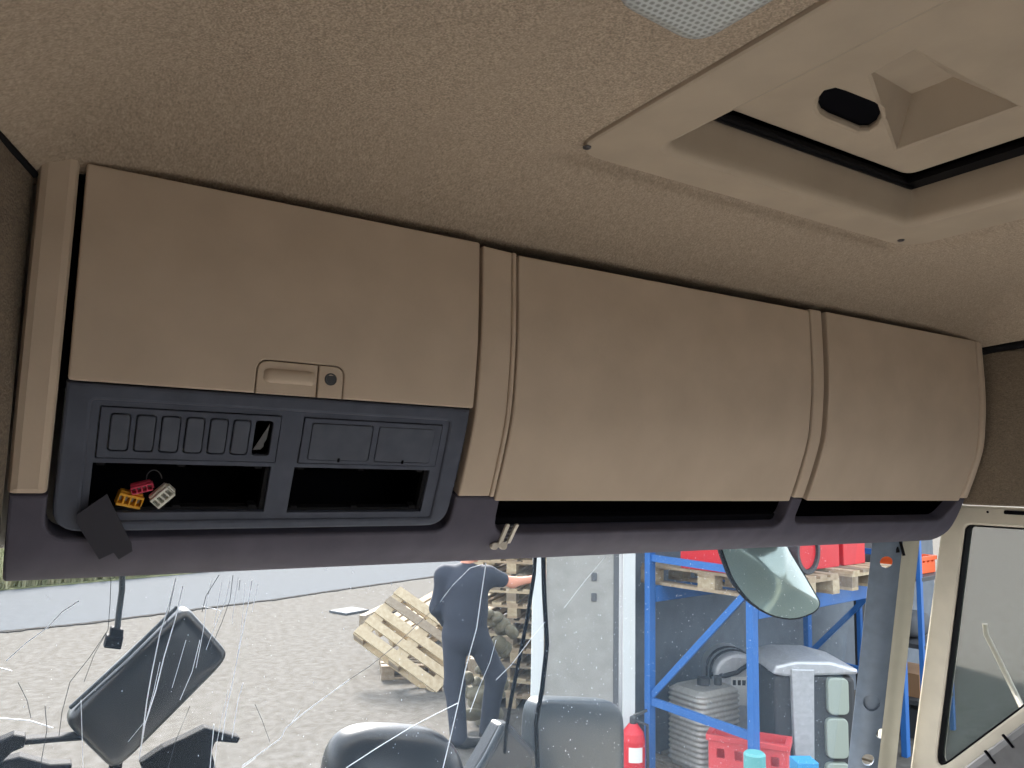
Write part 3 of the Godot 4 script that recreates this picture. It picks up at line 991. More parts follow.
func pillars_and_door() -> void:
	# bare dark pillar cover with holes
	var L0 := Vector3(2.0, -0.181, -1.347)
	var L1 := Vector3(2.0, -0.791, -1.442)
	var R0 := Vector3(2.052, -0.168, -1.282)
	var R1 := Vector3(2.052, -0.779, -1.378)
	var f := func(p: Vector2, o: float) -> Vector3:
		var v := (-0.175 - p.y) / 0.61
		var q := L0.lerp(L1, v).lerp(R0.lerp(R1, v), p.x)
		q.y = p.y
		var out := Vector3(-0.82, 0.0, 0.57)
		return q + out * (o + 0.020 * sin(PI * clampf(p.x, 0, 1)))
	var hole := func(px: float, py: float, r: float) -> PackedVector2Array:
		# find (u, y) of this hole on the cover
		var d := sight(px, py)
		var best := Vector2.ZERO
		var least := 1e9
		for i in 41:
			for j in 121:
				var c := Vector2(i / 40.0, -0.12 - j * 0.006)
				var w: Vector3 = f.call(c, 0.0)
				var e: float = (w.normalized() - d.normalized()).length()
				if e < least:
					least = e
					best = c
		return MB.circle(best, r / 0.085, 16, r)
	var hs := [hole.call(886, 562, 0.016), hole.call(872, 702, 0.022), hole.call(881, 733, 0.014), hole.call(868, 759, 0.016)]
	var mb := MB.new()
	mb.plate(PackedVector2Array([Vector2(0, -0.10), Vector2(0, -0.98), Vector2(1, -0.98), Vector2(1, -0.10)]), hs, f, 0.0, -0.012, 0.001, Vector2(0.1, 0.2), 0.1)
	var cap := MB.new()
	# knocked-in blank in the second hole
	struct(mb, "trim_3", M.pillar_dark)
	cap.plate(MB.inset(hs[1], 0.0), [], f, -0.006, -0.010)
	part(cap, "hole_blank", M.pillar_dark, get_node("trim_3"))
	# cream pillar behind it
	var pb := MB.new()
	var pf := func(p: Vector2, o: float) -> Vector3:
		var v := (-0.16 - p.y) / 0.61
		var q := Vector3(2.045, 0, -1.285).lerp(Vector3(2.045, 0, -1.381), v).lerp(Vector3(2.082, 0, -1.243).lerp(Vector3(2.082, 0, -1.333), v), p.x)
		q.y = p.y
		return q + Vector3(-0.75, 0, 0.66) * (o + 0.004 * cos(p.x * TAU))
	pb.plate(PackedVector2Array([Vector2(0, -0.04), Vector2(0, -1.0), Vector2(0.74, -1.0), Vector2(0.74, -0.04)]), [], pf, 0.0, -0.05, 0.003, Vector2(0.1, 0.3), 0.1, true)
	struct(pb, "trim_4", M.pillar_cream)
	# wire ends and studs on top of the dark cover
	var st := MB.new()
	for q in [[880, 548, 0.004], [888, 546, 0.006], [896, 545, 0.005], [902, 548, 0.004]]:
		var p := on(q[0], q[1], 0, 2.03)
		st.tube([p + Vector3(0, -0.02, 0.005), p + Vector3(0, 0.0, 0.0), p + Vector3(0.004, 0.03, -0.01)], q[2], 8)
	part(st, "wire_stubs", M.rubber, get_node("trim_4"))
	# passenger door with its window
	var door := setting("door_1", Vector3(2.12, -1.28, -0.65))
	var df := func(p: Vector2, o: float) -> Vector3: return Vector3(2.12 - o, p.y, p.x)
	var outline := PackedVector2Array([Vector2(-1.210, -0.056), Vector2(-0.05, -0.056), Vector2(-0.05, -1.28), Vector2(-1.41, -1.28), Vector2(-1.338, -0.79)])
	var win := MB.rounded(PackedVector2Array([Vector2(-1.155, -0.106), Vector2(-0.22, -0.106), Vector2(-0.22, -0.475), Vector2(-0.97, -0.475), Vector2(-1.266, -0.768)]), 0.02, 5)
	var dm := MB.new()
	dm.plate(outline, [win], df, 0.0, -0.04, 0.006, Vector2(0.3, 0.3), 1e9, true)
	part(dm, "door_frame", M.cream, door)
	var gl := MB.new()
	gl.plate(MB.inset(MB.ccw(win), -0.012), [], df, -0.022, -0.026, 0.0, Vector2(1e9, 1e9), 1e9, true)
	part(gl, "pane", M.doorglass, door)
	var seal := MB.new()
	var W := MB.ccw(win)
	seal.plate(MB.inset(W, -0.001), [MB.inset(W, 0.004)], df, -0.003, -0.03, 0.002)
	part(seal, "window_seal", M.rubber, door, "black rubber window seal")
	var tp := MB.new()
	tp.plate(MB.rounded(PackedVector2Array([Vector2(-1.24, -0.790), Vector2(-0.955, -0.503), Vector2(-0.10, -0.503), Vector2(-0.10, -1.24), Vector2(-1.225, -1.24)]), 0.03, 5), [], df, 0.045, 0.0, 0.018, Vector2(0.3, 0.3))
	part(tp, "door_card", M.doorgrey, door, "dark grey plastic door card")
	for q in [[990, 757], [1008, 741]]:
		var p := on(q[0], q[1], 0, 2.075)
		var s := MB.new()
		s.rbox(Transform3D(Basis(Vector3.RIGHT, 0.78) * Basis(Vector3.UP, PI / 2), p), Vector3(0.034, 0.006, 0.006), 0.002, 0.001)
		part(s, "vent_slot", M.void, door)
	var gh := MB.new()
	var gp := on(1020, 513, 0, 2.118)
	gh.rbox(Transform3D(Basis(Vector3.UP, PI / 2), gp), Vector3(0.075, 0.010, 0.006), 0.005, 0.001)
	part(gh, "header_slot", M.void, door)
	var sc := MB.new()
	sc.lathe([Vector2(0.003, 0), Vector2(0.003, 0.003)], Transform3D(Basis(Vector3.BACK, PI / 2), on(988, 512, 0, 2.121)), 10)
	part(sc, "header_screw", M.void, door)

# ------------------------------------------------------------------ windscreen
func glass_z(x: float, y: float) -> float:
	var u := (x - 1.0) / 1.06
	return -1.405 + 0.155 * (y + 0.15) - 0.085 * (1.0 - u * u)

func on_glass(px: float, py: float, lift := -0.0065) -> Vector3:
	var d := sight(px, py)
	var k := 1.5
	for i in 30:
		var q := d * k
		k += (q.z - glass_z(q.x, q.y) - lift) / -d.z
	return d * k

func windscreen() -> void:
	var w := setting("window_1", Vector3(1.0, -0.9, -1.6))
	var mb := MB.new()
	var f := func(p: Vector2, o: float) -> Vector3: return Vector3(p.x, p.y, glass_z(p.x, p.y) + o)
	mb.plate(PackedVector2Array([Vector2(-0.05, -0.10), Vector2(-0.05, -0.92), Vector2(2.03, -0.92), Vector2(2.03, -0.10)]), [], f, 0.0, -0.005, 0.0, Vector2(0.15, 0.25), 0.15, true)
	part(mb, "pane", M.windscreen, w, "dusty cracked windscreen pane")
	# cracks, as they run over the pane: [width, white?, points]
	var C := [
		[1.5, 1, [[486, 563], [482, 590], [476.7, 628], [470, 652], [465, 671], [459, 700], [451, 735], [443, 768]]],
		[0.9, 1, [[242, 766], [262, 752], [281, 738], [285, 729], [300, 716], [313, 706], [335, 690], [350, 679]]],
		[0.7, 0, [[350, 679], [370, 666], [396, 645], [418, 624], [436, 607], [448, 590], [460, 578]]],
		[1.1, 1, [[346, 768], [380, 746], [413, 726], [436, 714], [458, 703]]],
		[1.0, 1, [[6, 661], [26, 643], [48, 627], [62, 612], [79, 601]]],
		[1.2, 1, [[-4, 718], [29, 720.5], [53, 728]]],
		[0.9, 1, [[-4, 667], [12, 671]]],
		[1.1, 1, [[176, 578], [170, 602], [160, 633], [152, 672], [147, 700], [141, 747]]],
		[1.1, 1, [[183, 586], [175, 620], [164, 657], [156, 690], [145, 724], [139, 760]]],
		[0.7, 0, [[176, 578], [172, 596], [166, 625]]],
		[0.7, 0, [[219, 575], [206, 596], [202, 612]]],
		[0.6, 0, [[233, 575], [230, 600], [222, 622], [210, 650]]],
		[0.9, 1, [[252, 580], [248, 605], [240, 645], [233, 680], [226, 712], [222, 740]]],
		[0.8, 1, [[243, 683], [238, 700], [232, 738]]],
		[0.8, 1, [[214, 724], [210, 768]]],
		[0.7, 1, [[200, 640], [192, 672], [180, 700]]],
		[0.7, 1, [[202, 606], [222, 611]]],
		[0.6, 1, [[212, 580], [207, 600], [203, 632], [196, 668]]],
		[0.5, 1, [[222, 582], [218, 604], [214, 624]]],
		[0.6, 1, [[230, 580], [226, 600], [212, 634], [206, 650]]],
		[0.5, 1, [[238, 578], [234, 606], [232, 622]]],
		[0.5, 1, [[245, 584], [243, 612], [240, 640], [236, 664]]],
		[0.6, 1, [[258, 584], [252, 612]]],
		[0.5, 1, [[160, 662], [154, 690], [146, 720], [128, 742]]],
		[0.5, 1, [[186, 640], [178, 668], [172, 688]]],
		[0.5, 1, [[228, 690], [222, 716], [217, 742], [214, 768]]],
		[0.6, 0, [[111, 578], [110, 605], [108, 630], [90, 657], [70, 682], [62, 712], [59, 736]]],
		[0.5, 0, [[108, 630], [94, 655], [84, 682]]],
		[0.6, 0, [[18, 682], [27, 700], [31, 718]]],
		[0.6, 0, [[45, 706], [47, 730], [40, 768]]],
		[0.6, 1, [[81, 700], [83, 768]]],
		[0.6, 0, [[190, 706], [176, 740], [168, 768]]],
		[0.8, 1, [[496, 640], [490, 662], [478, 690]]],
		[0.8, 1, [[478, 690], [470, 712]]],
		[0.6, 1, [[605, 557], [584, 582], [564, 608]]],
		[0.7, 1, [[545, 622], [530, 640], [512, 664], [496, 680]]],
		[0.8, 1, [[440, 602], [452, 586], [470, 568], [484, 564]]],
		[0.7, 1, [[242, 768], [256, 758]]],
		[0.6, 1, [[300, 710], [292, 722]]],
		[0.6, 0, [[240, 580], [239, 590]]],
		[0.5, 0, [[255, 704], [262, 720], [270, 742]]],
	]
	for c in C:
		var path := []
		for q in c[2]:
			path.append(on_glass(q[0], q[1]))
		var cm := MB.new()
		cm.tube(path, c[0] * 0.00085, 4)
		part(cm, "crack", M.crack_white if c[1] else M.crack_dark, w)
	# dust and dried drops
	var mm := MultiMesh.new()
	mm.transform_format = MultiMesh.TRANSFORM_3D
	var bm := SphereMesh.new()
	bm.radius = 1.0
	bm.height = 2.0
	bm.radial_segments = 6
	bm.rings = 3
	mm.mesh = bm
	var rng := RandomNumberGenerator.new()
	rng.seed = 5
	var tr := []
	for i in 2600:
		var x := rng.randf_range(0.0, 2.0)
		var y := rng.randf_range(-0.85, -0.13)
		if rng.randf() < 0.55:
			x = rng.randf_range(0.95, 2.0)
		var r := 0.0003 + 0.0008 * pow(rng.randf(), 4.0)
		tr.append(Transform3D(Basis().scaled(Vector3(r, r * rng.randf_range(0.8, 1.8), 0.0003)), Vector3(x, y, glass_z(x, y) - 0.0055)))
	mm.instance_count = tr.size()
	for i in tr.size():
		mm.set_instance_transform(i, tr[i])
	var mi := MultiMeshInstance3D.new()
	mi.name = "dust_specks"
	mi.multimesh = mm
	mi.material_override = M.crack_white
	mi.set_meta("kind", "stuff")
	w.add_child(mi, true)
	mi.position = OFF - w.global_position

# things hanging just outside the windscreen
func px_slab(poly: Array, z: float, thick: float, bevel: float, r := 0.01) -> MB:
	var p := PackedVector2Array()
	for q in poly:
		var w := on(q[0], q[1], 2, z)
		p.append(Vector2(w.x, w.y))
	var mb := MB.new()
	mb.plate(MB.rounded(p, r, 5), [], func(a: Vector2, o: float) -> Vector3: return Vector3(a.x, a.y, z + o), 0.0, -thick, bevel, Vector2(1e9, 1e9), 1e9, true)
	return mb

func housing(mb: MB, px: Array, z: float, depth: float, e2 := 0.3, e1 := 0.45) -> void:
	# px: middle of the left, right, top and bottom edges of a rounded case
	var l := on(px[0][0], px[0][1], 2, z)
	var r := on(px[1][0], px[1][1], 2, z)
	var u := on(px[2][0], px[2][1], 2, z)
	var d := on(px[3][0], px[3][1], 2, z)
	var x := (r - l) / 2.0
	var y := (u - d) / 2.0
	var zz := Vector3(0, 0, 1)
	mb.blob(Transform3D(Basis(x, y, zz), (l + r + u + d) / 4.0), Vector3(1, 1, depth), e1, e2, 40, 20)

func mirrors() -> void:
	# big black mirror case hanging askew at the left
	var z := -1.72
	var t := thing("mirror_case", "black mirror housing hanging askew outside the windscreen's left half", "mirror", on(148, 690, 2, z))
	var mb := MB.new()
	# edges of the tilted case
	housing(mb, [[123, 658], [172, 710], [208, 627], [89, 742]], z, 0.045, 0.22, 0.5)
	part(mb, "case", M.mirror_black, t)
	var rim := MB.new()
	var a := on(70, 708, 2, z + 0.020)
	var b := on(177, 607, 2, z + 0.020)
	rim.tube([a, a.lerp(b, 0.5) + Vector3(0, 0, 0.012), b], 0.004, 8)
	part(rim, "rim", M.mirror_grey, t)
	var arm := MB.new()
	arm.tube([on(120, 735, 2, z - 0.02), on(112, 790, 2, z - 0.02), Vector3(0.18, -0.95, -1.64)], 0.012, 10)
	part(arm, "arm", M.rubber, t)
	# cable with a plug hanging at the left
	var c := thing("hanging_cable", "dark cable with a square plug dangling left of the black mirror", "cable", on(113, 640, 2, -1.66))
	var cb := MB.new()
	cb.tube([on(123, 540, 2, -1.66), on(122, 590, 2, -1.66), on(119, 612, 2, -1.66), on(117, 632, 2, -1.66)], 0.0055, 8)
	part(cb, "lead", M.mirror_grey, c)
	part(px_slab([[111, 627], [124, 630], [123, 640], [110, 637]], -1.65, 0.02, 0.003, 0.004), "collar", M.rubber, c)
	part(px_slab([[107, 636], [124, 637], [121, 650], [104, 648]], -1.648, 0.025, 0.003, 0.002), "plug", M.rubber, c)
	# dome, wedge and broad grey cases along the bottom edge
	var t2 := thing("mirror_case", "dark domed mirror housing at the bottom edge in front of the person", "mirror", on(390, 800, 2, -1.74))
	var m2 := MB.new()
	housing(m2, [[322, 800], [462, 800], [395, 724], [392, 876]], -1.74, 0.09, 0.62, 0.8)
	part(m2, "case", M.mirror_black, t2)
	var s2 := MB.new()
	s2.tube([on(395, 840, 2, -1.74), Vector3(on(395, 840, 2, -1.74).x, -0.95, -1.66)], 0.014, 10)
	part(s2, "arm", M.rubber, t2)
	var t3 := thing("mirror_case", "dark wedge-shaped mirror housing beside the grey rounded one at bottom", "mirror", on(500, 790, 2, -1.76))
	var m3 := px_slab([[503, 725], [514, 726], [537, 752], [550, 830], [440, 850], [466, 790]], -1.88, 0.06, 0.02, 0.02)
	part(m3, "case", M.mirror_black, t3)
	var m3b := MB.new()
	var e0 := on(503, 726, 2, -1.872)
	var e1 := on(466, 790, 2, -1.872)
	m3b.tube([e0, e0.lerp(e1, 0.5) + Vector3(0, 0, 0.008), e1], 0.010, 8)
	part(m3b, "rim", M.mirror_grey, t3)
	var t4 := thing("mirror_case", "broad grey rounded mirror housing in front of the pale workshop door", "mirror", on(572, 780, 2, -1.80))
	var m4 := MB.new()
	housing(m4, [[526, 780], [618, 778], [574, 698], [572, 862]], -2.03, 0.05, 0.25, 0.35)
	part(m4, "case", M.mirror_grey, t4)
	var s4 := MB.new()
	s4.tube([on(572, 840, 2, -2.03), Vector3(on(572, 840, 2, -2.03).x, -0.95, -1.66)], 0.014, 10)
	part(s4, "arm", M.rubber, t4)
	# cables that run down to them
	var k1 := MB.new()
	k1.tube([on(536, 545, 2, -1.70), on(534, 575, 2, -1.70), on(527, 620, 2, -1.70), on(519, 660, 2, -1.70), on(511, 700, 2, -1.70), on(506, 730, 2, -1.80), on(505, 752, 2, -1.86)], 0.005, 8)
	single(k1, "black_cable", M.black, "black cable slanting down to the wedge-shaped mirror housing", "cable")
	var k2 := MB.new()
	k2.tube([on(543, 545, 2, -1.74), on(544, 590, 2, -1.74), on(547, 645, 2, -1.74), on(542, 690, 2, -1.74), on(536, 722, 2, -1.75), on(538, 775, 2, -1.74)], 0.0062, 8)
	single(k2, "black_cable", M.black, "thicker black cable hanging straight past the pale pole", "cable")
	# curved greenish mirror high on the right
	var t5 := thing("wide_angle_mirror", "greenish curved mirror hanging under the lockers before the blue rack", "mirror", on(775, 575, 2, -1.60))
	var ol := [[716, 530], [724, 556], [733, 580], [748, 600], [770, 616], [795, 620], [815, 612], [821, 604], [806, 578], [790, 552], [780, 530]]
	var gm := MB.new()
	var rows := []
	var cen := Vector3.ZERO
	var loop := []
	var o2 := PackedVector2Array()
	for q in ol:
		o2.append(Vector2(q[0], q[1]))
	for q in MB.rounded(o2, 60.0, 4):
		loop.append(on(q.x, q.y, 2, -1.60))
		cen += loop[-1]
	cen /= loop.size()
	for k in 7:
		var s := k / 6.0
		var row := PackedVector3Array()
		for p in loop:
			var w: Vector3 = p.lerp(cen, s)
			w.z += 0.035 * sin(s * PI / 2)
			row.append(w)
		rows.append(row)
	gm.grid(rows, true)
	part(gm, "mirror_glass", M.mirror_glass, t5)
	var gc := MB.new()
	rows = []
	for k in 7:
		var s := k / 6.0
		var row := PackedVector3Array()
		for p in loop:
			var w: Vector3 = (p - cen) * (1.03 * cos(s * PI / 2 * 0.98)) + cen
			w.z -= 0.004 + 0.06 * sin(s * PI / 2)
			row.append(w)
		rows.append(row)
	gc.grid(rows, true)
	part(gc, "back_shell", M.rubber, t5)
	var gr := MB.new()
	var lp := []
	for p in loop:
		lp.append(p + Vector3(0, 0, -0.002))
	gr.tube(lp, 0.0035, 6)
	part(gr, "edge_rim", M.rubber, t5)
	# pale rod seen through the door window
	var rod := MB.new()
	rod.tube([on(985, 624, 0, 2.42), on(986, 634, 0, 2.42), on(1001, 664, 0, 2.42), on(1017, 697, 0, 2.42), on(1024, 712, 0, 2.30)], 0.0075, 8)
	single(rod, "mirror_stay", M.cream, "slim pale rod slanting outside the passenger door window", "rod")
	# torn wiper linkage along the bottom left
	var bits := [
		["wiper_linkage", [[0, 741], [14, 735], [26, 737], [24, 748], [12, 753], [-4, 768], [-10, 750]], "crumpled black bracket at the far left bottom edge"],
		["wiper_linkage", [[22, 740], [60, 737], [84, 736], [85, 741], [58, 743], [24, 746]], "thin dark rod reaching right below the black mirror"],
		["wiper_linkage", [[140, 764], [164, 748], [186, 738], [206, 728], [241, 738], [238, 744], [216, 742], [212, 752], [216, 768], [200, 790], [150, 790]], "torn black bracket lying right of the black mirror's foot"],
		["wiper_linkage", [[-8, 764], [20, 757], [50, 765], [72, 764], [70, 800], [-8, 800]], "dark lump along the bottom edge under the crumpled bracket"],
	]
	var zz := -1.68
	for q in bits:
		var sm := px_slab(q[1], zz, 0.03, 0.005, 0.004)
		zz -= 0.015
		single(sm, q[0], M.rubber, q[2], "wiper part")

# ------------------------------------------------------------------ yard
func ground_and_road() -> void:
	var g := MB.new()
	box(g, Vector3(-40, GY - 0.3, -70), Vector3(60, GY, 40))
	struct(g, "ground", M.gravel)
	var flat := func(p: Vector2, o: float) -> Vector3: return Vector3(p.x, GY + o, p.y)
	var near := [[-40, -4.5], [-12, -10.4], [-0.21, -13.08], [0.7, -13.25], [1.744, -13.6], [2.7, -13.95], [3.776, -14.3], [5.3, -15.0], [7.1, -15.75], [12, -18.0], [40, -31]]
	var poly := PackedVector2Array()
	for p in near:
		poly.append(Vector2(p[0], p[1]))
	for i in near.size():
		var p = near[near.size() - 1 - i]
		poly.append(Vector2(p[0] - 0.9, p[1] - 4.0))
	var r := MB.new()
	r.plate(poly, [], flat, 0.012, 0.0)
	struct(r, "road", M.asphalt)
	# broken edge line of the asphalt
	var rng := RandomNumberGenerator.new()
	rng.seed = 8
	var e := PackedVector2Array()
	var back := PackedVector2Array()
	for i in near.size() - 1:
		for k in 12:
			var a := Vector2(near[i][0], near[i][1]).lerp(Vector2(near[i + 1][0], near[i + 1][1]), k / 12.0)
			e.append(a + Vector2(0, rng.randf_range(-0.02, 0.02)))
			back.append(a + Vector2(0.02, 0.05 + rng.randf_range(0.0, 0.09)))
	back.reverse()
	e.append_array(back)
	var em := MB.new()
	em.plate(e, [], flat, 0.014, 0.0)
	struct(em, "road_edge", M.edge_dirt)
	var v := MB.new()
	var vp := PackedVector2Array()
	for p in near:
		vp.append(Vector2(p[0] - 0.9, p[1] - 4.0))
	for i in near.size():
		var p = near[near.size() - 1 - i]
		vp.append(Vector2(p[0] - 4.0, p[1] - 24.0))
	v.plate(vp, [], flat, 0.02, 0.0)
	struct(v, "verge", M.verge)
	# long grass on the verge
	var st := MB.new()
	for k in 7:
		var w := TAU * k / 7.0
		var dir := Vector3(cos(w), 0, sin(w))
		var side := Vector3(-dir.z, 0, dir.x) * 0.012
		var tip := dir * (0.06 + 0.05 * (k % 3)) + Vector3(0, 0.22 + 0.07 * (k % 4), 0)
		st.tri(side, -side, tip)
		st.tri(dir * 0.03 + side, dir * 0.03 - side, tip * 0.7)
	var mm := MultiMesh.new()
	mm.transform_format = MultiMesh.TRANSFORM_3D
	mm.use_colors = true
	mm.mesh = st.mesh(Vector3.ZERO)
	mm.instance_count = 9000
	for i in 9000:
		var s := rng.randf_range(-2.0, 14.0)
		var back_by := pow(rng.randf(), 1.5) * 12.0
		var zz := -17.1 - s * 0.40 - back_by
		mm.set_instance_transform(i, Transform3D(Basis(Vector3.UP, rng.randf() * TAU).scaled(Vector3.ONE * rng.randf_range(0.5, 1.5)), Vector3(s - 0.9, GY + 0.01, zz)))
		var q := rng.randf()
		mm.set_instance_color(i, Color(0.17 + 0.15 * q, 0.185 + 0.12 * q, 0.10 + 0.09 * q))
	var mi := MultiMeshInstance3D.new()
	mi.name = "long_grass"
	mi.multimesh = mm
	var gm := StandardMaterial3D.new()
	gm.vertex_color_use_as_albedo = true
	gm.roughness = 0.9
	mi.material_override = gm
	add_child(mi, true)
	mi.position = OFF
	mi.set_meta("kind", "stuff")
	mi.set_meta("label", "strip of long green and straw-coloured grass beyond the road")
	mi.set_meta("category", "grass")

var plank_cache := {}

func plank(size: Vector3, m: Material, called: String, parent: Node3D, pos: Vector3) -> void:
	var key := str(size)
	if not plank_cache.has(key):
		var b := MB.new()
		b.rbox(Transform3D(), size)
		plank_cache[key] = b.mesh(Vector3.ZERO)
	var o := MeshInstance3D.new()
	o.mesh = plank_cache[key]
	o.material_override = m
	o.name = called
	parent.add_child(o, true)
	o.position = pos

func pallet(label: String, group: String, f: Transform3D, tone := 0) -> Node3D:
	var t := thing("wooden_pallet", label, "pallet", Vector3.ZERO, group)
	var W := [M.wood, M.wood_pale, M.wood_grey]
	var a: Material = W[tone % 3]
	var b: Material = W[(tone + 1) % 3] if tone != 2 else W[2]
	var zs := [-0.3275, -0.165, 0.0, 0.165, 0.3275]
	for i in 5:
		plank(Vector3(1.2, 0.022, [0.115, 0.1, 0.115, 0.1, 0.115][i]), b if i == 1 else a, "deck_board", t, Vector3(0, 0.133, zs[i]))
	for x in [-0.5275, 0.0, 0.5275]:
		plank(Vector3(0.145, 0.022, 0.8), a, "cross_board", t, Vector3(x, 0.111, 0))
		for z in [-0.35, 0.0, 0.35]:
			plank(Vector3(0.145, 0.078, 0.1), b, "block", t, Vector3(x, 0.061, z))
	for z in [-0.35, 0.0, 0.35]:
		plank(Vector3(1.2, 0.022, 0.1), a, "bottom_board", t, Vector3(0, 0.011, z))
	t.transform = Transform3D(f.basis, f.origin + OFF)
	return t

const RGT := Vector3(0.854, 0, 0.520)
const FWD := Vector3(0.520, 0, -0.854)

func pallets() -> void:
	# a tall stack of pallets beside the pale pole
	var rng := RandomNumberGenerator.new()
	rng.seed = 4
	var nth := ["bottom", "second", "third", "fourth", "fifth", "sixth", "seventh", "eighth", "ninth", "tenth", "eleventh", "twelfth"]
	var base := yard(523, 704)
	base += FWD * 0.45
	for i in 12:
		var l: String = "bottom pallet of the tall stack beside the pale pole" if i == 0 else "%s pallet from the ground in the tall stack" % nth[i]
		if i == 11:
			l = "topmost pallet of the tall stack behind the person's arm"
		pallet(l, "stacked pallets", Transform3D(Basis(Vector3.UP, 0.75 + rng.randf_range(-0.09, 0.09)), base + Vector3(rng.randf_range(-0.04, 0.04), i * 0.1445, rng.randf_range(-0.04, 0.04))), i)
	# tumbled heap left of the person
	var h := yard(410, 688) + FWD * 0.45
	pallet("weathered pallet lying flat under the leaning pallet", "heap of pallets", Transform3D(Basis(Vector3.UP, -0.35), h + FWD * 0.35 + RGT * 0.15), 2)
	var x := (RGT * 0.80 - FWD * 0.36 + Vector3(0, -0.42, 0)).normalized()
	var z := (RGT * -0.20 - FWD * 0.62 + Vector3(0, -0.62, 0))
	z = (z - x * z.dot(x)).normalized()
	var y := z.cross(x)
	pallet("pale pallet leaning with its deck towards the windscreen", "heap of pallets", Transform3D(Basis(x, y, z), h + Vector3(0, 0.38, 0) + RGT * 0.02 - FWD * 0.05), 1)
	var x2 := (RGT * 0.75 + FWD * 0.5 + Vector3(0, 0.40, 0)).normalized()
	var z2 := (RGT * 0.35 - FWD * 0.8 + Vector3(0, -0.25, 0))
	z2 = (z2 - x2 * z2.dot(x2)).normalized()
	pallet("yellowish pallet tilted up behind the leaning pallet", "heap of pallets", Transform3D(Basis(x2, z2.cross(x2), z2), h + FWD * 0.85 + RGT * 0.10 + Vector3(0, 0.46, 0)), 0)
	pallet("grey pallet at the back of the tumbled heap", "heap of pallets", Transform3D(Basis(Vector3.UP, 0.5) * Basis(Vector3.RIGHT, -0.3), h + FWD * 1.7 + RGT * 0.18 + Vector3(0, 0.16, 0)), 2)
	# loose planks lying left of the heap
	var q := MB.new()
	bar(q, yard(362, 628) + Vector3(0, 0.10, 0), yard(404, 606) + Vector3(0, 0.10, 0), 0.10, 0.16, 0.004)
	single(q, "loose_beam", M.wood_grey, "grey wooden beam lying behind the heap of pallets", "beam")
	var q2 := MB.new()
	q2.rbox(Transform3D(Basis(Vector3.UP, 0.4) * Basis(Vector3.RIGHT, PI / 2), yard(349, 612) + Vector3(0, 0.02, 0)), Vector3(0.5, 0.4, 0.03), 0.0, 0.004)
	single(q2, "flat_board", M.plastic_grey, "flat grey board lying on the gravel by the road", "board")
	var bush := MB.new()
	for i in 40:
		var bp := yard(494, 722) + Vector3(rng.randf_range(-0.20, 0.20), rng.randf_range(0.05, 1.0), rng.randf_range(-0.2, 0.2)) - RGT * 0.10
		bush.blob(Transform3D(Basis(Vector3(1, 0.6, 0.2).normalized(), rng.randf() * 6.0), bp), Vector3(rng.randf_range(0.05, 0.12), rng.randf_range(0.03, 0.08), rng.randf_range(0.04, 0.08)), 0.8, 0.8, 10, 6)
	single(bush, "rag_heap", M.sacking, "heap of pale crumpled sacking between the person and the pallet stack", "sacking")

# ------------------------------------------------------------------ workshop and rack
func workshop() -> void:
	# pale door leaf seen behind the cables, its post, return wall, back wall and roof
	var post := FWD * 6.0 + RGT * 0.90
	post.y = 0
	var left := FWD * 6.05 + RGT * 0.235
	left.y = 0
	var d := setting("door_2", Vector3(left.x, GY, left.z))
	var mb := MB.new()
	var ax := (post - left)
	var L := ax.length()
	ax = ax.normalized()
	var nz := Vector3(-FWD.x, 0, -FWD.z)
	var f := func(p: Vector2, o: float) -> Vector3: return left + ax * p.x + Vector3(0, p.y, 0) + nz * o
	mb.plate(PackedVector2Array([Vector2(0.06, GY + 0.02), Vector2(L - 0.06, GY + 0.02), Vector2(L - 0.06, 1.6), Vector2(0.06, 1.6)]), [], f, 0.0, -0.05, 0.003, Vector2(1e9, 1e9), 1e9, true)
	part(mb, "leaf", M.panel_wall, d)
	for y in [-0.755, -0.905]:
		var hb := MB.new()
		hb.plate(MB.rrect(Vector2(0.40, y - 0.03), Vector2(0.44, y + 0.03), 0.004), [], f, 0.01, -0.01, 0.003)
		part(hb, "latch", M.plastic_grey, d)
	var pm := MB.new()
	pm.plate(PackedVector2Array([Vector2(-0.045, GY), Vector2(0.045, GY), Vector2(0.045, 1.7), Vector2(-0.045, 1.7)]), [], f, 0.04, -0.06, 0.006, Vector2(1e9, 1e9), 1e9, true)
	part(pm, "pole", M.post_white, d, "pale upright pole")
	var p2 := MB.new()
	p2.plate(PackedVector2Array([Vector2(L - 0.03, GY), Vector2(L + 0.06, GY), Vector2(L + 0.06, 1.7), Vector2(L - 0.03, 1.7)]), [], f, 0.03, -0.08, 0.006, Vector2(1e9, 1e9), 1e9, true)
	part(p2, "post", M.post_white, d, "pale square door post")
	var ed := MB.new()
	ed.plate(PackedVector2Array([Vector2(L - 0.10, GY), Vector2(L - 0.06, GY), Vector2(L - 0.06, 1.7), Vector2(L - 0.10, 1.7)]), [], f, 0.006, -0.03, 0.002)
	part(ed, "leaf_edge", M.plastic_grey, d)
	# shed shell behind
	var a := left + ax * (L + 0.01)
	var b := a + FWD * 0.42
	var sh := MB.new()
	bar(sh, Vector3(a.x, 0.0, a.z), Vector3(b.x, 0.0, b.z), 0.08, 4.6)
	struct(sh, "wall_workshop_side", M.shed_dark)
	var c := b + Vector3(0.985, 0, -0.174) * 6.3
	var bw := MB.new()
	bar(bw, Vector3(b.x, 0.0, b.z), Vector3(c.x, 0.0, c.z), 0.08, 4.6)
	struct(bw, "wall_workshop_back", M.shed_dark)
	var rf := MB.new()
	var rc := b + Vector3(0.985, 0, -0.174) * 3.1 - Vector3(-0.174, 0, -0.985) * 0.75
	rf.rbox(Transform3D(Basis(Vector3.UP, 0.174), Vector3(rc.x, 2.35, rc.z)), Vector3(6.4, 0.1, 1.9), 0.0, 0.01)
	struct(rf, "ceiling_workshop", M.shed_dark)

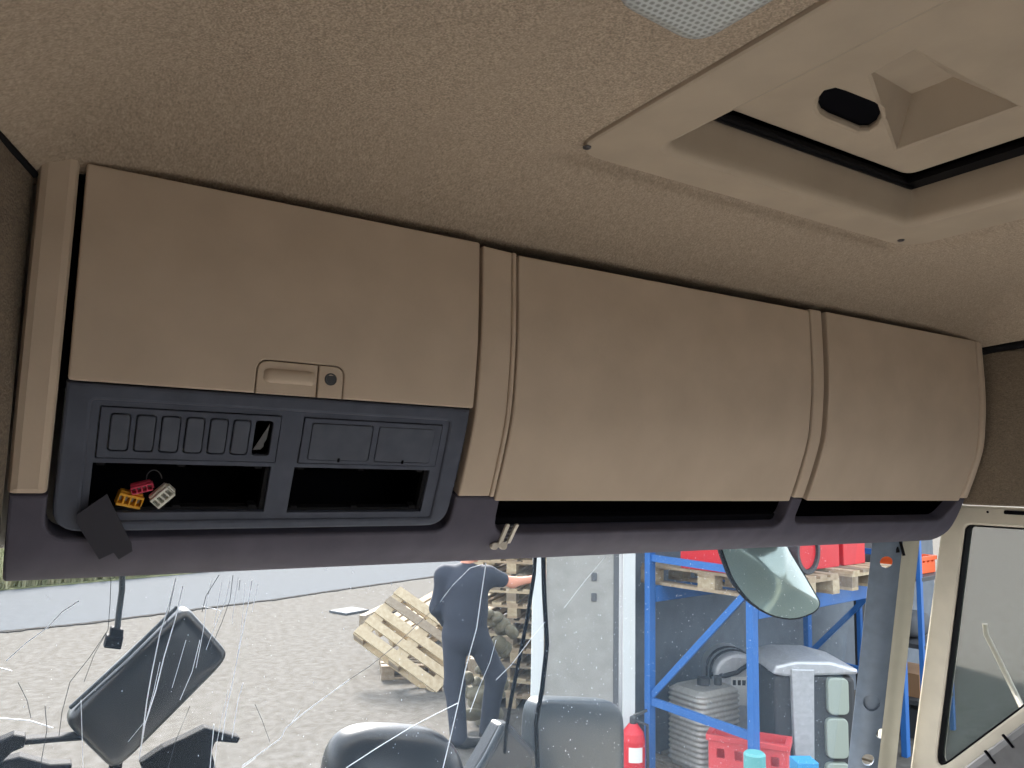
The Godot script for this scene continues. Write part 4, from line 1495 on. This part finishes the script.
# the rack's own axes: x along the beams, -z into the depth, origin at the near left post
var RK: Transform3D

func rk(x: float, y: float, z: float) -> Vector3:
	return RK * Vector3(x, y, z)

func rack_box(mb: MB, a: Vector3, b: Vector3, bevel := 0.0) -> void:
	mb.rbox(Transform3D(RK.basis, RK * ((a + b) / 2.0)), (b - a).abs(), 0.0, bevel)

func rack() -> void:
	var o := FWD * 5.35 + RGT * 1.64
	RK = Transform3D(Basis(Vector3.UP, 0.174), Vector3(o.x, GY, o.z))
	var t := thing("pallet_rack", "blue steel pallet rack loaded with lorry parts outside", "rack", rk(1.1, 0, -0.45))
	var bay := 2.35
	for fx in [0.0, bay]:
		for z in [0.0, -0.86]:
			var pm := MB.new()
			rack_box(pm, Vector3(fx - 0.036, 0, z - 0.026), Vector3(fx + 0.036, 3.6, z + 0.026), 0.005)
			for k in 26:
				rack_box(pm, Vector3(fx - 0.012, 0.9 + k * 0.1, z + 0.025), Vector3(fx + 0.012, 0.93 + k * 0.1, z + 0.0275))
			part(pm, "upright", M.rack_blue, t)
		var b1 := MB.new()
		bar(b1, rk(fx, 0.62, -0.02), rk(fx, 0.66, -0.84), 0.03, 0.055, 0.004)
		part(b1, "brace", M.rack_blue, t)
		var b2 := MB.new()
		bar(b2, rk(fx, 0.70, -0.84), rk(fx, 1.56, -0.02), 0.025, 0.045, 0.004)
		part(b2, "brace", M.rack_blue, t)
		var b3 := MB.new()
		bar(b3, rk(fx, 1.68, -0.02), rk(fx, 1.70, -0.84), 0.03, 0.05, 0.004)
		part(b3, "brace", M.rack_blue, t)
	for z in [0.0, -0.86]:
		for y in [1.43, 2.95]:
			var bm := MB.new()
			rack_box(bm, Vector3(0.045, y - 0.06, z - 0.025), Vector3(bay - 0.045, y + 0.06, z + 0.025), 0.006)
			part(bm, "beam", M.rack_blue, t)
	# pallets on the beams and their red loads
	for k in 2:
		var p := rk(0.50 + k * 1.0, 1.491, -0.43)
		pallet(["pallet on the rack beam beside the diagonal brace", "pallet on the rack beam behind the greenish mirror"][k], "pallets on the rack", Transform3D(RK.basis * Basis(Vector3.UP, PI / 2), p), k)
	var reds := [[0.30, 0.34, "red plastic crate on the rack just above the left brace"], [0.72, 0.30, "red plastic crate on the rack behind the greenish mirror"], [1.15, 0.40, "red plastic crate on the rack left of the dark pillar cover"], [1.60, 0.36, "rightmost red plastic crate on the rack beam"]]
	for q in reds:
		crate(rk(q[0], 1.636, -0.35), RK.basis, Vector3(0.38, q[1], 0.62), M.red, q[2], "red crates on the rack")
	# drum-shaped red reel next to the mirror
	var rl := thing("red_reel", "round red reel with a dark rim on the rack", "reel", rk(0.62, 1.80, 0.10))
	var dm := MB.new()
	var fr := Transform3D(RK.basis * Basis(Vector3.RIGHT, PI / 2), rk(0.62, 1.80, 0.04))
	dm.lathe([Vector2(0.12, -0.05), Vector2(0.13, 0.0), Vector2(0.13, 0.03)], fr, 28)
	part(dm, "drum", M.red, rl)
	var rm := MB.new()
	rm.lathe([Vector2(0.135, -0.05), Vector2(0.165, -0.05), Vector2(0.165, 0.05), Vector2(0.135, 0.05), Vector2(0.135, -0.05)], fr, 28)
	part(rm, "rim", M.engine, rl)
	parts_in_rack()

func crate(p: Vector3, b: Basis, s: Vector3, m: Material, label: String, group := "") -> Node3D:
	var t := thing("plastic_crate", label, "crate", p, group)
	var mb := MB.new()
	var f := Transform3D(b, p)
	var hs := []
	var k := 4
	for i in k:
		var x := -s.x / 2 + s.x * (i + 0.7) / (k + 0.4)
		hs.append(MB.rrect(Vector2(x - s.x * 0.05, s.y * 0.62), Vector2(x + s.x * 0.05, s.y * 0.78), s.x * 0.02, 3))
	for sgn in [1.0, -1.0]:
		mb.plate(MB.rrect(Vector2(-s.x / 2, 0), Vector2(s.x / 2, s.y), 0.01, 3), hs, func(q: Vector2, o: float) -> Vector3: return f * Vector3(q.x, q.y, sgn * (s.z / 2 + o)), 0.0, -0.02, 0.004, Vector2(1e9, 1e9), 1e9, true)
		mb.rbox(f * Transform3D(Basis(Vector3.UP, PI / 2), Vector3(sgn * (s.x / 2 - 0.01), s.y / 2, 0)), Vector3(s.z - 0.03, s.y, 0.02), 0.0, 0.004)
	part(mb, "walls", m, t)
	var rim := MB.new()
	for sgn in [1.0, -1.0]:
		rim.rbox(f * Transform3D(Basis(), Vector3(0, s.y - 0.02, sgn * s.z / 2)), Vector3(s.x + 0.03, 0.04, 0.03), 0.0, 0.005)
		rim.rbox(f * Transform3D(Basis(), Vector3(sgn * s.x / 2, s.y - 0.02, 0)), Vector3(0.03, 0.04, s.z), 0.0, 0.005)
	part(rim, "rim", m, t)
	var bt := MB.new()
	bt.rbox(f * Transform3D(Basis(), Vector3(0, 0.012, 0)), Vector3(s.x - 0.03, 0.02, s.z - 0.03))
	part(bt, "bottom", m, t)
	return t

func parts_in_rack() -> void:
	# low pallet that carries the silencers
	pallet("pallet on the floor under the ribbed silencer", "pallets on the floor of the rack", Transform3D(RK.basis * Basis(Vector3.UP, PI / 2), rk(0.50, 0, -0.50)), 2)
	pallet("pallet on the floor under the strapped tank", "pallets on the floor of the rack", Transform3D(RK.basis * Basis(Vector3.UP, PI / 2), rk(1.33, 0, -0.50)), 2)
	# ribbed heat-shielded silencer
	var c := FWD * 6.22 + RGT * ((703.0 - 512.0) / FOCAL * 6.22)
	var t := thing("silencer", "ribbed silver exhaust silencer box behind the blue brace", "silencer", Vector3(c.x, GY + 0.145, c.z))
	var rows := []
	var b := Basis(Vector3.UP, 0.05)
	for k in 61:
		var y := GY + 0.145 + 0.58 * k / 60.0
		var edge := clampf(minf(k, 60 - k) / 4.0, 0.0, 1.0)
		var r := 0.225 - 0.04 * (1.0 - sqrt(edge)) + 0.007 * sin(k * TAU / 4.0)
		var row := PackedVector3Array()
		for q in MB.rrect(Vector2(-r, -r * 0.8), Vector2(r, r * 0.8), 0.07, 5):
			row.append(Vector3(c.x, y, c.z) + b * Vector3(q.x, 0, q.y))
		rows.append(row)
	var mb := MB.new()
	mb.grid(rows, true)
	mb.fan(rows[0])
	mb.fan(rows[-1])
	part(mb, "ribbed_shell", M.steel_dull, t)
	var fl := MB.new()
	fl.tube([Vector3(c.x, GY + 0.72, c.z), Vector3(c.x, GY + 0.78, c.z)], 0.05, 14)
	fl.tube([Vector3(c.x + 0.10, GY + 0.72, c.z + 0.05), Vector3(c.x + 0.10, GY + 0.79, c.z + 0.05)], 0.03, 10)
	part(fl, "sensor_port", M.engine, t)
	# round-topped grey canister with label and hose
	var d := FWD * 6.72 + RGT * ((729.0 - 512.0) / FOCAL * 6.72)
	var u := thing("canister", "round-topped grey steel canister with a white label on the rack", "canister", Vector3(d.x, GY + 0.145, d.z))
	var cm := MB.new()
	var arch := PackedVector2Array([Vector2(-0.19, GY + 0.160), Vector2(0.19, GY + 0.160)])
	for k in 13:
		var w := PI * k / 12.0
		arch.append(Vector2(cos(w) * 0.19, GY + 0.73 + sin(w) * 0.17))
	var nf := -FWD
	var fd := func(p: Vector2, o: float) -> Vector3: return d + RGT * p.x + Vector3(0, p.y, 0) + nf * o
	cm.plate(arch, [], fd, 0.22, -0.2, 0.03, Vector2(1e9, 1e9), 1e9, true)
	part(cm, "shell", M.canister_grey, u)
	for o in [0.12, 0.0]:
		var bd := MB.new()
		bd.plate(MB.inset(MB.ccw(arch), -0.008), [], fd, o, o - 0.04, 0.003)
		part(bd, "band", M.engine, u)
	var lb := MB.new()
	lb.plate(MB.rrect(Vector2(-0.06, -1.80), Vector2(0.07, -1.58), 0.004), [], fd, 0.223, 0.215)
	part(lb, "label", M.label_white, u, "white label")
	var tx := MB.new()
	for q in [[-0.045, -1.645, -0.02, -1.605], [-0.005, -1.645, 0.02, -1.605], [0.03, -1.645, 0.06, -1.605]]:
		tx.plate(MB.rrect(Vector2(q[0], q[1]), Vector2(q[2], q[3]), 0.002), [], fd, 0.2245, 0.222)
	part(tx, "print", M.engine, u)
	var hs := MB.new()
	hs.tube([fd.call(Vector2(-0.19, -1.58), 0.15), fd.call(Vector2(-0.12, -1.57), 0.24), fd.call(Vector2(-0.02, -1.54), 0.25), fd.call(Vector2(0.10, -1.46), 0.25), fd.call(Vector2(0.19, -1.38), 0.20)], 0.018, 8)
	part(hs, "hose", M.engine, u)
	# strapped silver tank
	var e := FWD * 5.85 + RGT * ((800.0 - 512.0) / FOCAL * 5.85)
	var v := thing("fuel_tank", "dark lorry tank with silver cap and bright straps on the rack", "tank", Vector3(e.x, GY + 0.145, e.z))
	var fe := func(p: Vector2, o: float) -> Vector3: return e + RGT * p.x + Vector3(0, p.y, 0) + nf * o
	var tk := MB.new()
	tk.plate(MB.rrect(Vector2(-0.25, GY + 0.148), Vector2(0.33, GY + 0.92), 0.05), [], fe, 0.10, -0.4, 0.03, Vector2(1e9, 1e9), 1e9, true)
	part(tk, "body", M.engine, v)
	var cp := MB.new()
	var lid := PackedVector2Array([Vector2(-0.27, -1.37), Vector2(-0.18, -1.385), Vector2(0.34, -1.36), Vector2(0.34, -1.325), Vector2(0.14, -1.275), Vector2(-0.10, -1.275), Vector2(-0.25, -1.31)])
	cp.plate(MB.rounded(lid, 0.02, 4), [], fe, 0.13, -0.42, 0.02, Vector2(1e9, 1e9), 1e9, true)
	part(cp, "cap", M.steel, v, "silver top cap")
	var sp := MB.new()
	sp.plate(PackedVector2Array([Vector2(-0.125, -2.13), Vector2(0.005, -2.13), Vector2(0.02, -1.33), Vector2(-0.14, -1.33)]), [], fe, 0.145, 0.09, 0.006)
	part(sp, "strap", M.steel, v)
	for q in [[0.115, -1.635, 0.265, -1.385], [0.10, -1.93, 0.255, -1.66], [0.09, -2.14, 0.26, -1.96]]:
		var pl := MB.new()
		pl.plate(MB.rrect(Vector2(q[0], q[1]), Vector2(q[2], q[3]), 0.045), [], fe, 0.14, 0.09, 0.008)
		part(pl, "cover_plate", M.pale_plate, v)
	# red tool crate with odds and ends
	var k := FWD * 5.62 + RGT * ((746.0 - 512.0) / FOCAL * 5.62)
	crate(Vector3(k.x, GY + 0.146, k.z), Basis(Vector3.UP, -0.966), Vector3(0.52, 0.40, 0.20), M.red_crate, "pinkish red slotted crate behind the near blue upright")
	var yb := MB.new()
	var yp := FWD * 4.55 + RGT * ((751.0 - 512.0) / FOCAL * 4.55)
	yb.lathe([Vector2(0.075, 0), Vector2(0.085, 0.02), Vector2(0.085, 0.62), Vector2(0.07, 0.66)], Transform3D(Basis(), Vector3(yp.x, GY, yp.z)), 20)
	single(yb, "yellow_canister", M.yellow, "yellow canister in front of the pinkish red crate", "canister")
	var tb := MB.new()
	tb.lathe([Vector2(0.06, 0), Vector2(0.06, 0.12), Vector2(0.05, 0.13)], Transform3D(Basis(), Vector3(yp.x, GY + 0.66, yp.z)), 20)
	single(tb, "teal_tin", M.teal, "teal tin standing on the yellow canister", "tin")
	var lbp := FWD * 4.6 + RGT * ((798.0 - 512.0) / FOCAL * 4.6)
	var lt := thing("parts_carton", "small blue and white carton right of the near blue upright", "carton", Vector3(lbp.x, GY, lbp.z))
	var bx := MB.new()
	bx.rbox(Transform3D(Basis(Vector3.UP, -0.5), Vector3(lbp.x, GY + 0.37, lbp.z)), Vector3(0.12, 0.74, 0.12), 0.0, 0.003)
	part(bx, "carton", M.label_blue, lt)
	var bw := MB.new()
	bw.rbox(Transform3D(Basis(Vector3.UP, -0.5), Vector3(lbp.x, GY + 0.68, lbp.z)), Vector3(0.10, 0.06, 0.124), 0.0, 0.001)
	part(bw, "label", M.label_white, lt)
	# fire extinguisher by the post
	var x := FWD * 5.75 + RGT * ((635.0 - 512.0) / FOCAL * 5.75)
	var ft := thing("fire_extinguisher", "red fire extinguisher standing by the pale door post", "fire extinguisher", Vector3(x.x, GY, x.z))
	var cy := MB.new()
	cy.lathe([Vector2(0.075, 0.0), Vector2(0.085, 0.02), Vector2(0.085, 0.46), Vector2(0.075, 0.51), Vector2(0.045, 0.55), Vector2(0.03, 0.57)], Transform3D(Basis(), Vector3(x.x, GY, x.z)), 24)
	part(cy, "cylinder", M.red, ft)
	var vl := MB.new()
	vl.lathe([Vector2(0.025, 0.56), Vector2(0.025, 0.61), Vector2(0.015, 0.62)], Transform3D(Basis(), Vector3(x.x, GY, x.z)), 12)
	bar(vl, Vector3(x.x, GY + 0.62, x.z), Vector3(x.x, GY + 0.66, x.z) + RGT * 0.10, 0.02, 0.015)
	part(vl, "valve", M.engine, ft)
	var lbl := MB.new()
	for i in 7:
		var w := -0.5 + i * 0.17
		var w2 := w + 0.17
		var p0 := -FWD * cos(w) + RGT * sin(w)
		var p1 := -FWD * cos(w2) + RGT * sin(w2)
		lbl.quad(x + p0 * 0.0865 + Vector3(0, GY + 0.33, 0), x + p1 * 0.0865 + Vector3(0, GY + 0.33, 0), x + p1 * 0.0865 + Vector3(0, GY + 0.43, 0), x + p0 * 0.0865 + Vector3(0, GY + 0.43, 0))
	part(lbl, "label", M.label_white, ft)
	var hz := MB.new()
	hz.tube([Vector3(x.x, GY + 0.60, x.z) - RGT * 0.02, Vector3(x.x, GY + 0.56, x.z) + RGT * 0.10, Vector3(x.x, GY + 0.30, x.z) + RGT * 0.105, Vector3(x.x, GY + 0.10, x.z) + RGT * 0.095], 0.012, 8)
	part(hz, "hose", M.engine, ft)
	# clutter seen between pillar and door: a dark shelf beyond the rack
	var cx := 3.14
	var sh := thing("parts_shelf", "dark shelf with parts seen between pillar and door frame", "shelf", rk(cx, 0, -0.3))
	for h in [0.35, 0.85, 1.45]:
		var bd := MB.new()
		rack_box(bd, Vector3(cx - 0.32, h - 0.04, -0.6), Vector3(cx + 0.32, h, 0.0), 0.004)
		part(bd, "shelf_board", M.engine, sh)
	var bp2 := MB.new()
	rack_box(bp2, Vector3(cx - 0.33, 0.02, -0.63), Vector3(cx + 0.33, 1.9, -0.605), 0.003)
	part(bp2, "back_panel", M.engine, sh)
	for x2 in [-0.32, 0.32]:
		for z2 in [-0.58, -0.02]:
			var lg := MB.new()
			rack_box(lg, Vector3(cx + x2 - 0.025, 0, z2 - 0.02), Vector3(cx + x2 + 0.025, 1.9, z2 + 0.02), 0.003)
			part(lg, "leg", M.rack_blue, sh)
	crate(rk(cx + 0.06, 1.452, -0.3), RK.basis, Vector3(0.44, 0.16, 0.4), M.orange, "orange crate seen between the pillar and the door frame")
	var gb := MB.new()
	gb.blob(Transform3D(RK.basis, rk(cx + 0.05, 0.97, -0.25)), Vector3(0.22, 0.12, 0.14), 0.7, 0.7, 18, 10)
	single(gb, "grey_sack", M.plastic_grey, "grey sack lying below the orange crate", "sack")
	var cb2 := MB.new()
	rack_box(cb2, Vector3(cx - 0.2, 0.352, -0.5), Vector3(cx + 0.26, 0.56, -0.1), 0.004)
	single(cb2, "cardboard_box", M.cardboard, "brown cardboard box low between pillar and door frame", "box")
	var rb := MB.new()
	rack_box(rb, Vector3(cx - 0.25, 0.0, -0.5), Vector3(cx + 0.27, 0.26, -0.1), 0.004)
	single(rb, "dark_toolbox", M.engine, "dark toolbox on the ground below the cardboard box", "toolbox")

# ------------------------------------------------------------------ person
func sdf(caps: Array, p: Vector3, k: float) -> float:
	var d := 1e9
	for c in caps:
		var a: Vector3 = c[0]
		var ab: Vector3 = c[1] - a
		var t := clampf((p - a).dot(ab) / maxf(ab.length_squared(), 1e-9), 0, 1)
		var e := p.distance_to(a + ab * t) - lerpf(c[2], c[3], t)
		var h := maxf(k - absf(d - e), 0.0) / k
		d = minf(d, e) - h * h * k * 0.25
	return d

func nets(mb: MB, caps: Array, cell: float, k: float) -> void:
	var lo := Vector3.ONE * 1e9
	var hi := -lo
	for c in caps:
		for i in 2:
			lo = lo.min(c[i] - Vector3.ONE * (c[2 + i] + 2.5 * cell))
			hi = hi.max(c[i] + Vector3.ONE * (c[2 + i] + 2.5 * cell))
	var n := Vector3i(((hi - lo) / cell).ceil()) + Vector3i.ONE
	var val := PackedFloat32Array()
	val.resize(n.x * n.y * n.z)
	for x in n.x:
		for y in n.y:
			for z in n.z:
				val[(x * n.y + y) * n.z + z] = sdf(caps, lo + Vector3(x, y, z) * cell, k)
	var vert := {}
	for x in n.x - 1:
		for y in n.y - 1:
			for z in n.z - 1:
				var s := Vector3.ZERO
				var m := 0
				var id := (x * n.y + y) * n.z + z
				var q := PackedFloat32Array([val[id], val[id + n.y * n.z], val[id + n.z], val[id + n.y * n.z + n.z], val[id + 1], val[id + n.y * n.z + 1], val[id + n.z + 1], val[id + n.y * n.z + n.z + 1]])
				var neg := 0
				for i in 8:
					neg += 1 if q[i] < 0.0 else 0
				if neg == 0 or neg == 8:
					continue
				for e in [[0, 1], [2, 3], [4, 5], [6, 7], [0, 2], [1, 3], [4, 6], [5, 7], [0, 4], [1, 5], [2, 6], [3, 7]]:
					var a: float = q[e[0]]
					var b: float = q[e[1]]
					if (a < 0.0) != (b < 0.0):
						var t := a / (a - b)
						var pa := Vector3(e[0] & 1, (e[0] >> 1) & 1, e[0] >> 2)
						var pb := Vector3(e[1] & 1, (e[1] >> 1) & 1, e[1] >> 2)
						s += pa.lerp(pb, t)
						m += 1
				vert[Vector3i(x, y, z)] = lo + (Vector3(x, y, z) + s / m) * cell
	var nrm := {}
	for key in vert:
		var p: Vector3 = vert[key]
		var e := cell * 0.4
		nrm[key] = Vector3(sdf(caps, p + Vector3(e, 0, 0), k) - sdf(caps, p - Vector3(e, 0, 0), k), sdf(caps, p + Vector3(0, e, 0), k) - sdf(caps, p - Vector3(0, e, 0), k), sdf(caps, p + Vector3(0, 0, e), k) - sdf(caps, p - Vector3(0, 0, e), k)).normalized()
	var st := [n.y * n.z, n.z, 1]
	for key in vert:
		var id: int = (key.x * n.y + key.y) * n.z + key.z
		for ax in 3:
			var u := Vector3i.ZERO
			var w := Vector3i.ZERO
			u[(ax + 1) % 3] = 1
			w[(ax + 2) % 3] = 1
			if (val[id] < 0.0) == (val[id + st[ax]] < 0.0):
				continue
			var A: Vector3i = key
			var B: Vector3i = key - u
			var C: Vector3i = key - u - w
			var D: Vector3i = key - w
			if vert.has(B) and vert.has(C) and vert.has(D):
				mb.tri(vert[A], vert[B], vert[C], nrm[A], nrm[B], nrm[C])
				mb.tri(vert[A], vert[C], vert[D], nrm[A], nrm[C], nrm[D])

func person() -> void:
	var o := yard(462, 748)
	var t := thing("person", "person in dark navy overalls reaching towards the pallet stack", "person", o)
	# local axes: x to the right of the picture, y up, z away from the camera
	var L := func(x: float, y: float, z: float) -> Vector3: return o + RGT * x + Vector3(0, y, 0) + FWD * z
	var hipL: Vector3 = L.call(-0.09, 0.93, 0.0)
	var hipR: Vector3 = L.call(0.09, 0.93, 0.0)
	var kneL: Vector3 = L.call(-0.08, 0.50, 0.03)
	var kneR: Vector3 = L.call(0.27, 0.57, 0.10)
	var ankL: Vector3 = L.call(-0.03, 0.09, 0.0)
	var ankR: Vector3 = L.call(0.21, 0.09, 0.20)
	var shL: Vector3 = L.call(-0.19, 1.42, 0.02)
	var shR: Vector3 = L.call(0.18, 1.42, 0.03)
	var elL: Vector3 = L.call(-0.25, 1.14, 0.06)
	var elR: Vector3 = L.call(0.40, 1.36, 0.12)
	var wrL: Vector3 = L.call(-0.16, 0.95, 0.22)
	var wrR: Vector3 = L.call(0.62, 1.385, 0.22)
	var neck: Vector3 = L.call(-0.01, 1.50, 0.03)
	var head: Vector3 = L.call(0.02, 1.64, 0.06)
	var pel: Vector3 = L.call(0.0, 0.95, 0.0)
	var wst: Vector3 = L.call(0.0, 1.12, 0.01)
	var cst: Vector3 = L.call(0.0, 1.32, 0.02)
	var body := MB.new()
	nets(body, [[pel, wst, 0.13, 0.12], [wst, cst, 0.12, 0.15], [shL, shR, 0.07, 0.07], [cst, neck, 0.08, 0.055], [hipL, kneL, 0.085, 0.06], [kneL, ankL, 0.058, 0.038], [hipR, kneR, 0.085, 0.06], [kneR, ankR, 0.058, 0.038], [shL, elL, 0.055, 0.042], [elL, wrL, 0.040, 0.028], [shR, elR, 0.055, 0.042], [elR, wrR, 0.042, 0.030]], 0.024, 0.05)
	# head with a face, turned towards the stack
	var look := (RGT * 0.8 + FWD * 0.5).normalized()
	var side := look.cross(Vector3.UP).normalized()
	nets(body, [[neck, head, 0.052, 0.06], [head + Vector3(0, 0.05, 0), head - Vector3(0, 0.01, 0), 0.088, 0.078], [head - look * 0.03 + Vector3(0, 0.04, 0), head - look * 0.03, 0.085, 0.07], [head + look * 0.03 - Vector3(0, 0.07, 0), head + look * 0.055 - Vector3(0, 0.085, 0), 0.05, 0.028], [head + look * 0.08 + Vector3(0, 0.015, 0), head + look * 0.10 - Vector3(0, 0.02, 0), 0.010, 0.014], [head + side * 0.085 + Vector3(0, 0.02, 0), head + side * 0.09 - Vector3(0, 0.02, 0), 0.018, 0.012], [head - side * 0.085 + Vector3(0, 0.02, 0), head - side * 0.09 - Vector3(0, 0.02, 0), 0.018, 0.012]], 0.012, 0.02)
	# hands
	for hnd in [[wrR, (wrR - elR).normalized(), Vector3.UP], [wrL, (wrL - elL).normalized(), RGT]]:
		var w: Vector3 = hnd[0]
		var dir: Vector3 = hnd[1]
		var palm_n: Vector3 = dir.cross(hnd[2]).normalized()
		var sd: Vector3 = palm_n.cross(dir).normalized()
		var caps := [[w, w + dir * 0.05 + sd * 0.018, 0.028, 0.022], [w, w + dir * 0.055 - sd * 0.018, 0.028, 0.022]]
		for i in 4:
			var s0: Vector3 = w + dir * 0.075 + sd * (0.030 - 0.020 * i)
			var len_: float = [0.036, 0.042, 0.039, 0.030][i]
			var m0 := s0 + (dir * 0.85 + palm_n * 0.5) * len_
			caps.append([w + dir * 0.04 + sd * (0.022 - 0.015 * i), s0, 0.012, 0.0105])
			caps.append([s0, m0, 0.010, 0.009])
			caps.append([m0, m0 + (dir * 0.2 + palm_n * 0.95) * len_ * 0.8, 0.009, 0.0075])
		caps.append([w + dir * 0.02 + sd * 0.025, w + dir * 0.055 + sd * 0.055 + palm_n * 0.01, 0.015, 0.011])
		caps.append([w + dir * 0.055 + sd * 0.055 + palm_n * 0.01, w + dir * 0.085 + sd * 0.055 + palm_n * 0.025, 0.011, 0.008])
		nets(body, caps, 0.006, 0.006)
	part(body, "body", M.skin, t)
	var hair := MB.new()
	nets(hair, [[head + Vector3(0, 0.065, 0) - look * 0.012, head + Vector3(0, 0.03, 0) - look * 0.03, 0.086, 0.088], [head - look * 0.045 + Vector3(0, 0.02, 0), head - look * 0.05 - Vector3(0, 0.03, 0), 0.07, 0.05]], 0.014, 0.02)
	part(hair, "hair", M.hair, t)
	var cl := MB.new()
	nets(cl, [[pel, wst, 0.175, 0.180], [wst, cst, 0.180, 0.195], [shL, shR, 0.09, 0.09], [cst, neck - Vector3(0, 0.04, 0), 0.11, 0.075], [hipL, kneL, 0.110, 0.085], [kneL, ankL, 0.085, 0.075], [hipR, kneR, 0.110, 0.090], [kneR, ankR, 0.090, 0.075], [shL, elL, 0.078, 0.066], [elL, elL.lerp(wrL, 0.8), 0.064, 0.05], [shR, shR.lerp(elR, 0.55), 0.078, 0.068]], 0.024, 0.05)
	part(cl, "overalls", M.overall, t, "dark navy work overalls")
	for q in [[ankL, 0.0], [ankR, 0.0]]:
		var s := MB.new()
		var a: Vector3 = q[0]
		var toe := a + RGT * 0.20 + FWD * 0.04 - Vector3(0, 0.05, 0)
		nets(s, [[a - Vector3(0, 0.035, 0) - RGT * 0.03, a - Vector3(0, 0.045, 0) + RGT * 0.06, 0.05, 0.048], [a - Vector3(0, 0.045, 0) + RGT * 0.06, toe, 0.045, 0.038]], 0.014, 0.02)
		part(s, "shoe", M.shoe, t)

# ------------------------------------------------------------------ assembly
func _ready() -> void:
	# camera
	var fwd := Vector3(sin(YAW) * cos(PITCH), sin(PITCH), -cos(YAW) * cos(PITCH))
	var r := Vector3(cos(YAW), 0, sin(YAW))
	var u := r.cross(fwd)
	cam_basis = Basis(r * cos(ROLL) + u * sin(ROLL), r * -sin(ROLL) + u * cos(ROLL), -fwd)
	var cam := Camera3D.new()
	cam.name = "camera"
	cam.fov = rad_to_deg(2.0 * atan(384.0 / FOCAL))
	cam.near = 0.02
	cam.far = 200.0
	add_child(cam)
	cam.transform = Transform3D(cam_basis, OFF)
	cam.current = true
	# overcast sky and a veiled sun
	var env := Environment.new()
	var sky := Sky.new()
	var sm := ProceduralSkyMaterial.new()
	sm.sky_top_color = Color(0.86, 0.90, 0.95)
	sm.sky_horizon_color = Color(0.93, 0.95, 0.97)
	sm.ground_bottom_color = Color(0.5, 0.49, 0.47)
	sm.ground_horizon_color = Color(0.6, 0.59, 0.57)
	sm.sky_energy_multiplier = 1.0
	sky.sky_material = sm
	env.background_mode = Environment.BG_SKY
	env.sky = sky
	env.tonemap_mode = Environment.TONE_MAPPER_LINEAR
	env.tonemap_exposure = 3.9
	env.sdfgi_enabled = true
	env.ssao_enabled = true
	env.ssil_enabled = true
	var we := WorldEnvironment.new()
	we.name = "world"
	we.environment = env
	add_child(we)
	var sun := DirectionalLight3D.new()
	sun.name = "sun"
	sun.light_color = Color(1.0, 0.985, 0.965)
	sun.light_energy = 1.6
	sun.light_angular_distance = 16.0
	sun.shadow_enabled = true
	add_child(sun)
	sun.look_at_from_position(Vector3.ZERO, -Vector3(0.20, 0.52, -0.83))
	materials()
	make_section()
	# structure
	ground_and_road()
	cab_shell()
	windscreen()
	pillars_and_door()
	workshop()
	# things
	overhead_lockers()
	roof_hatch()
	ceiling_lamp()
	mirrors()
	rack()
	pallets()
	person()
	loose_bits()
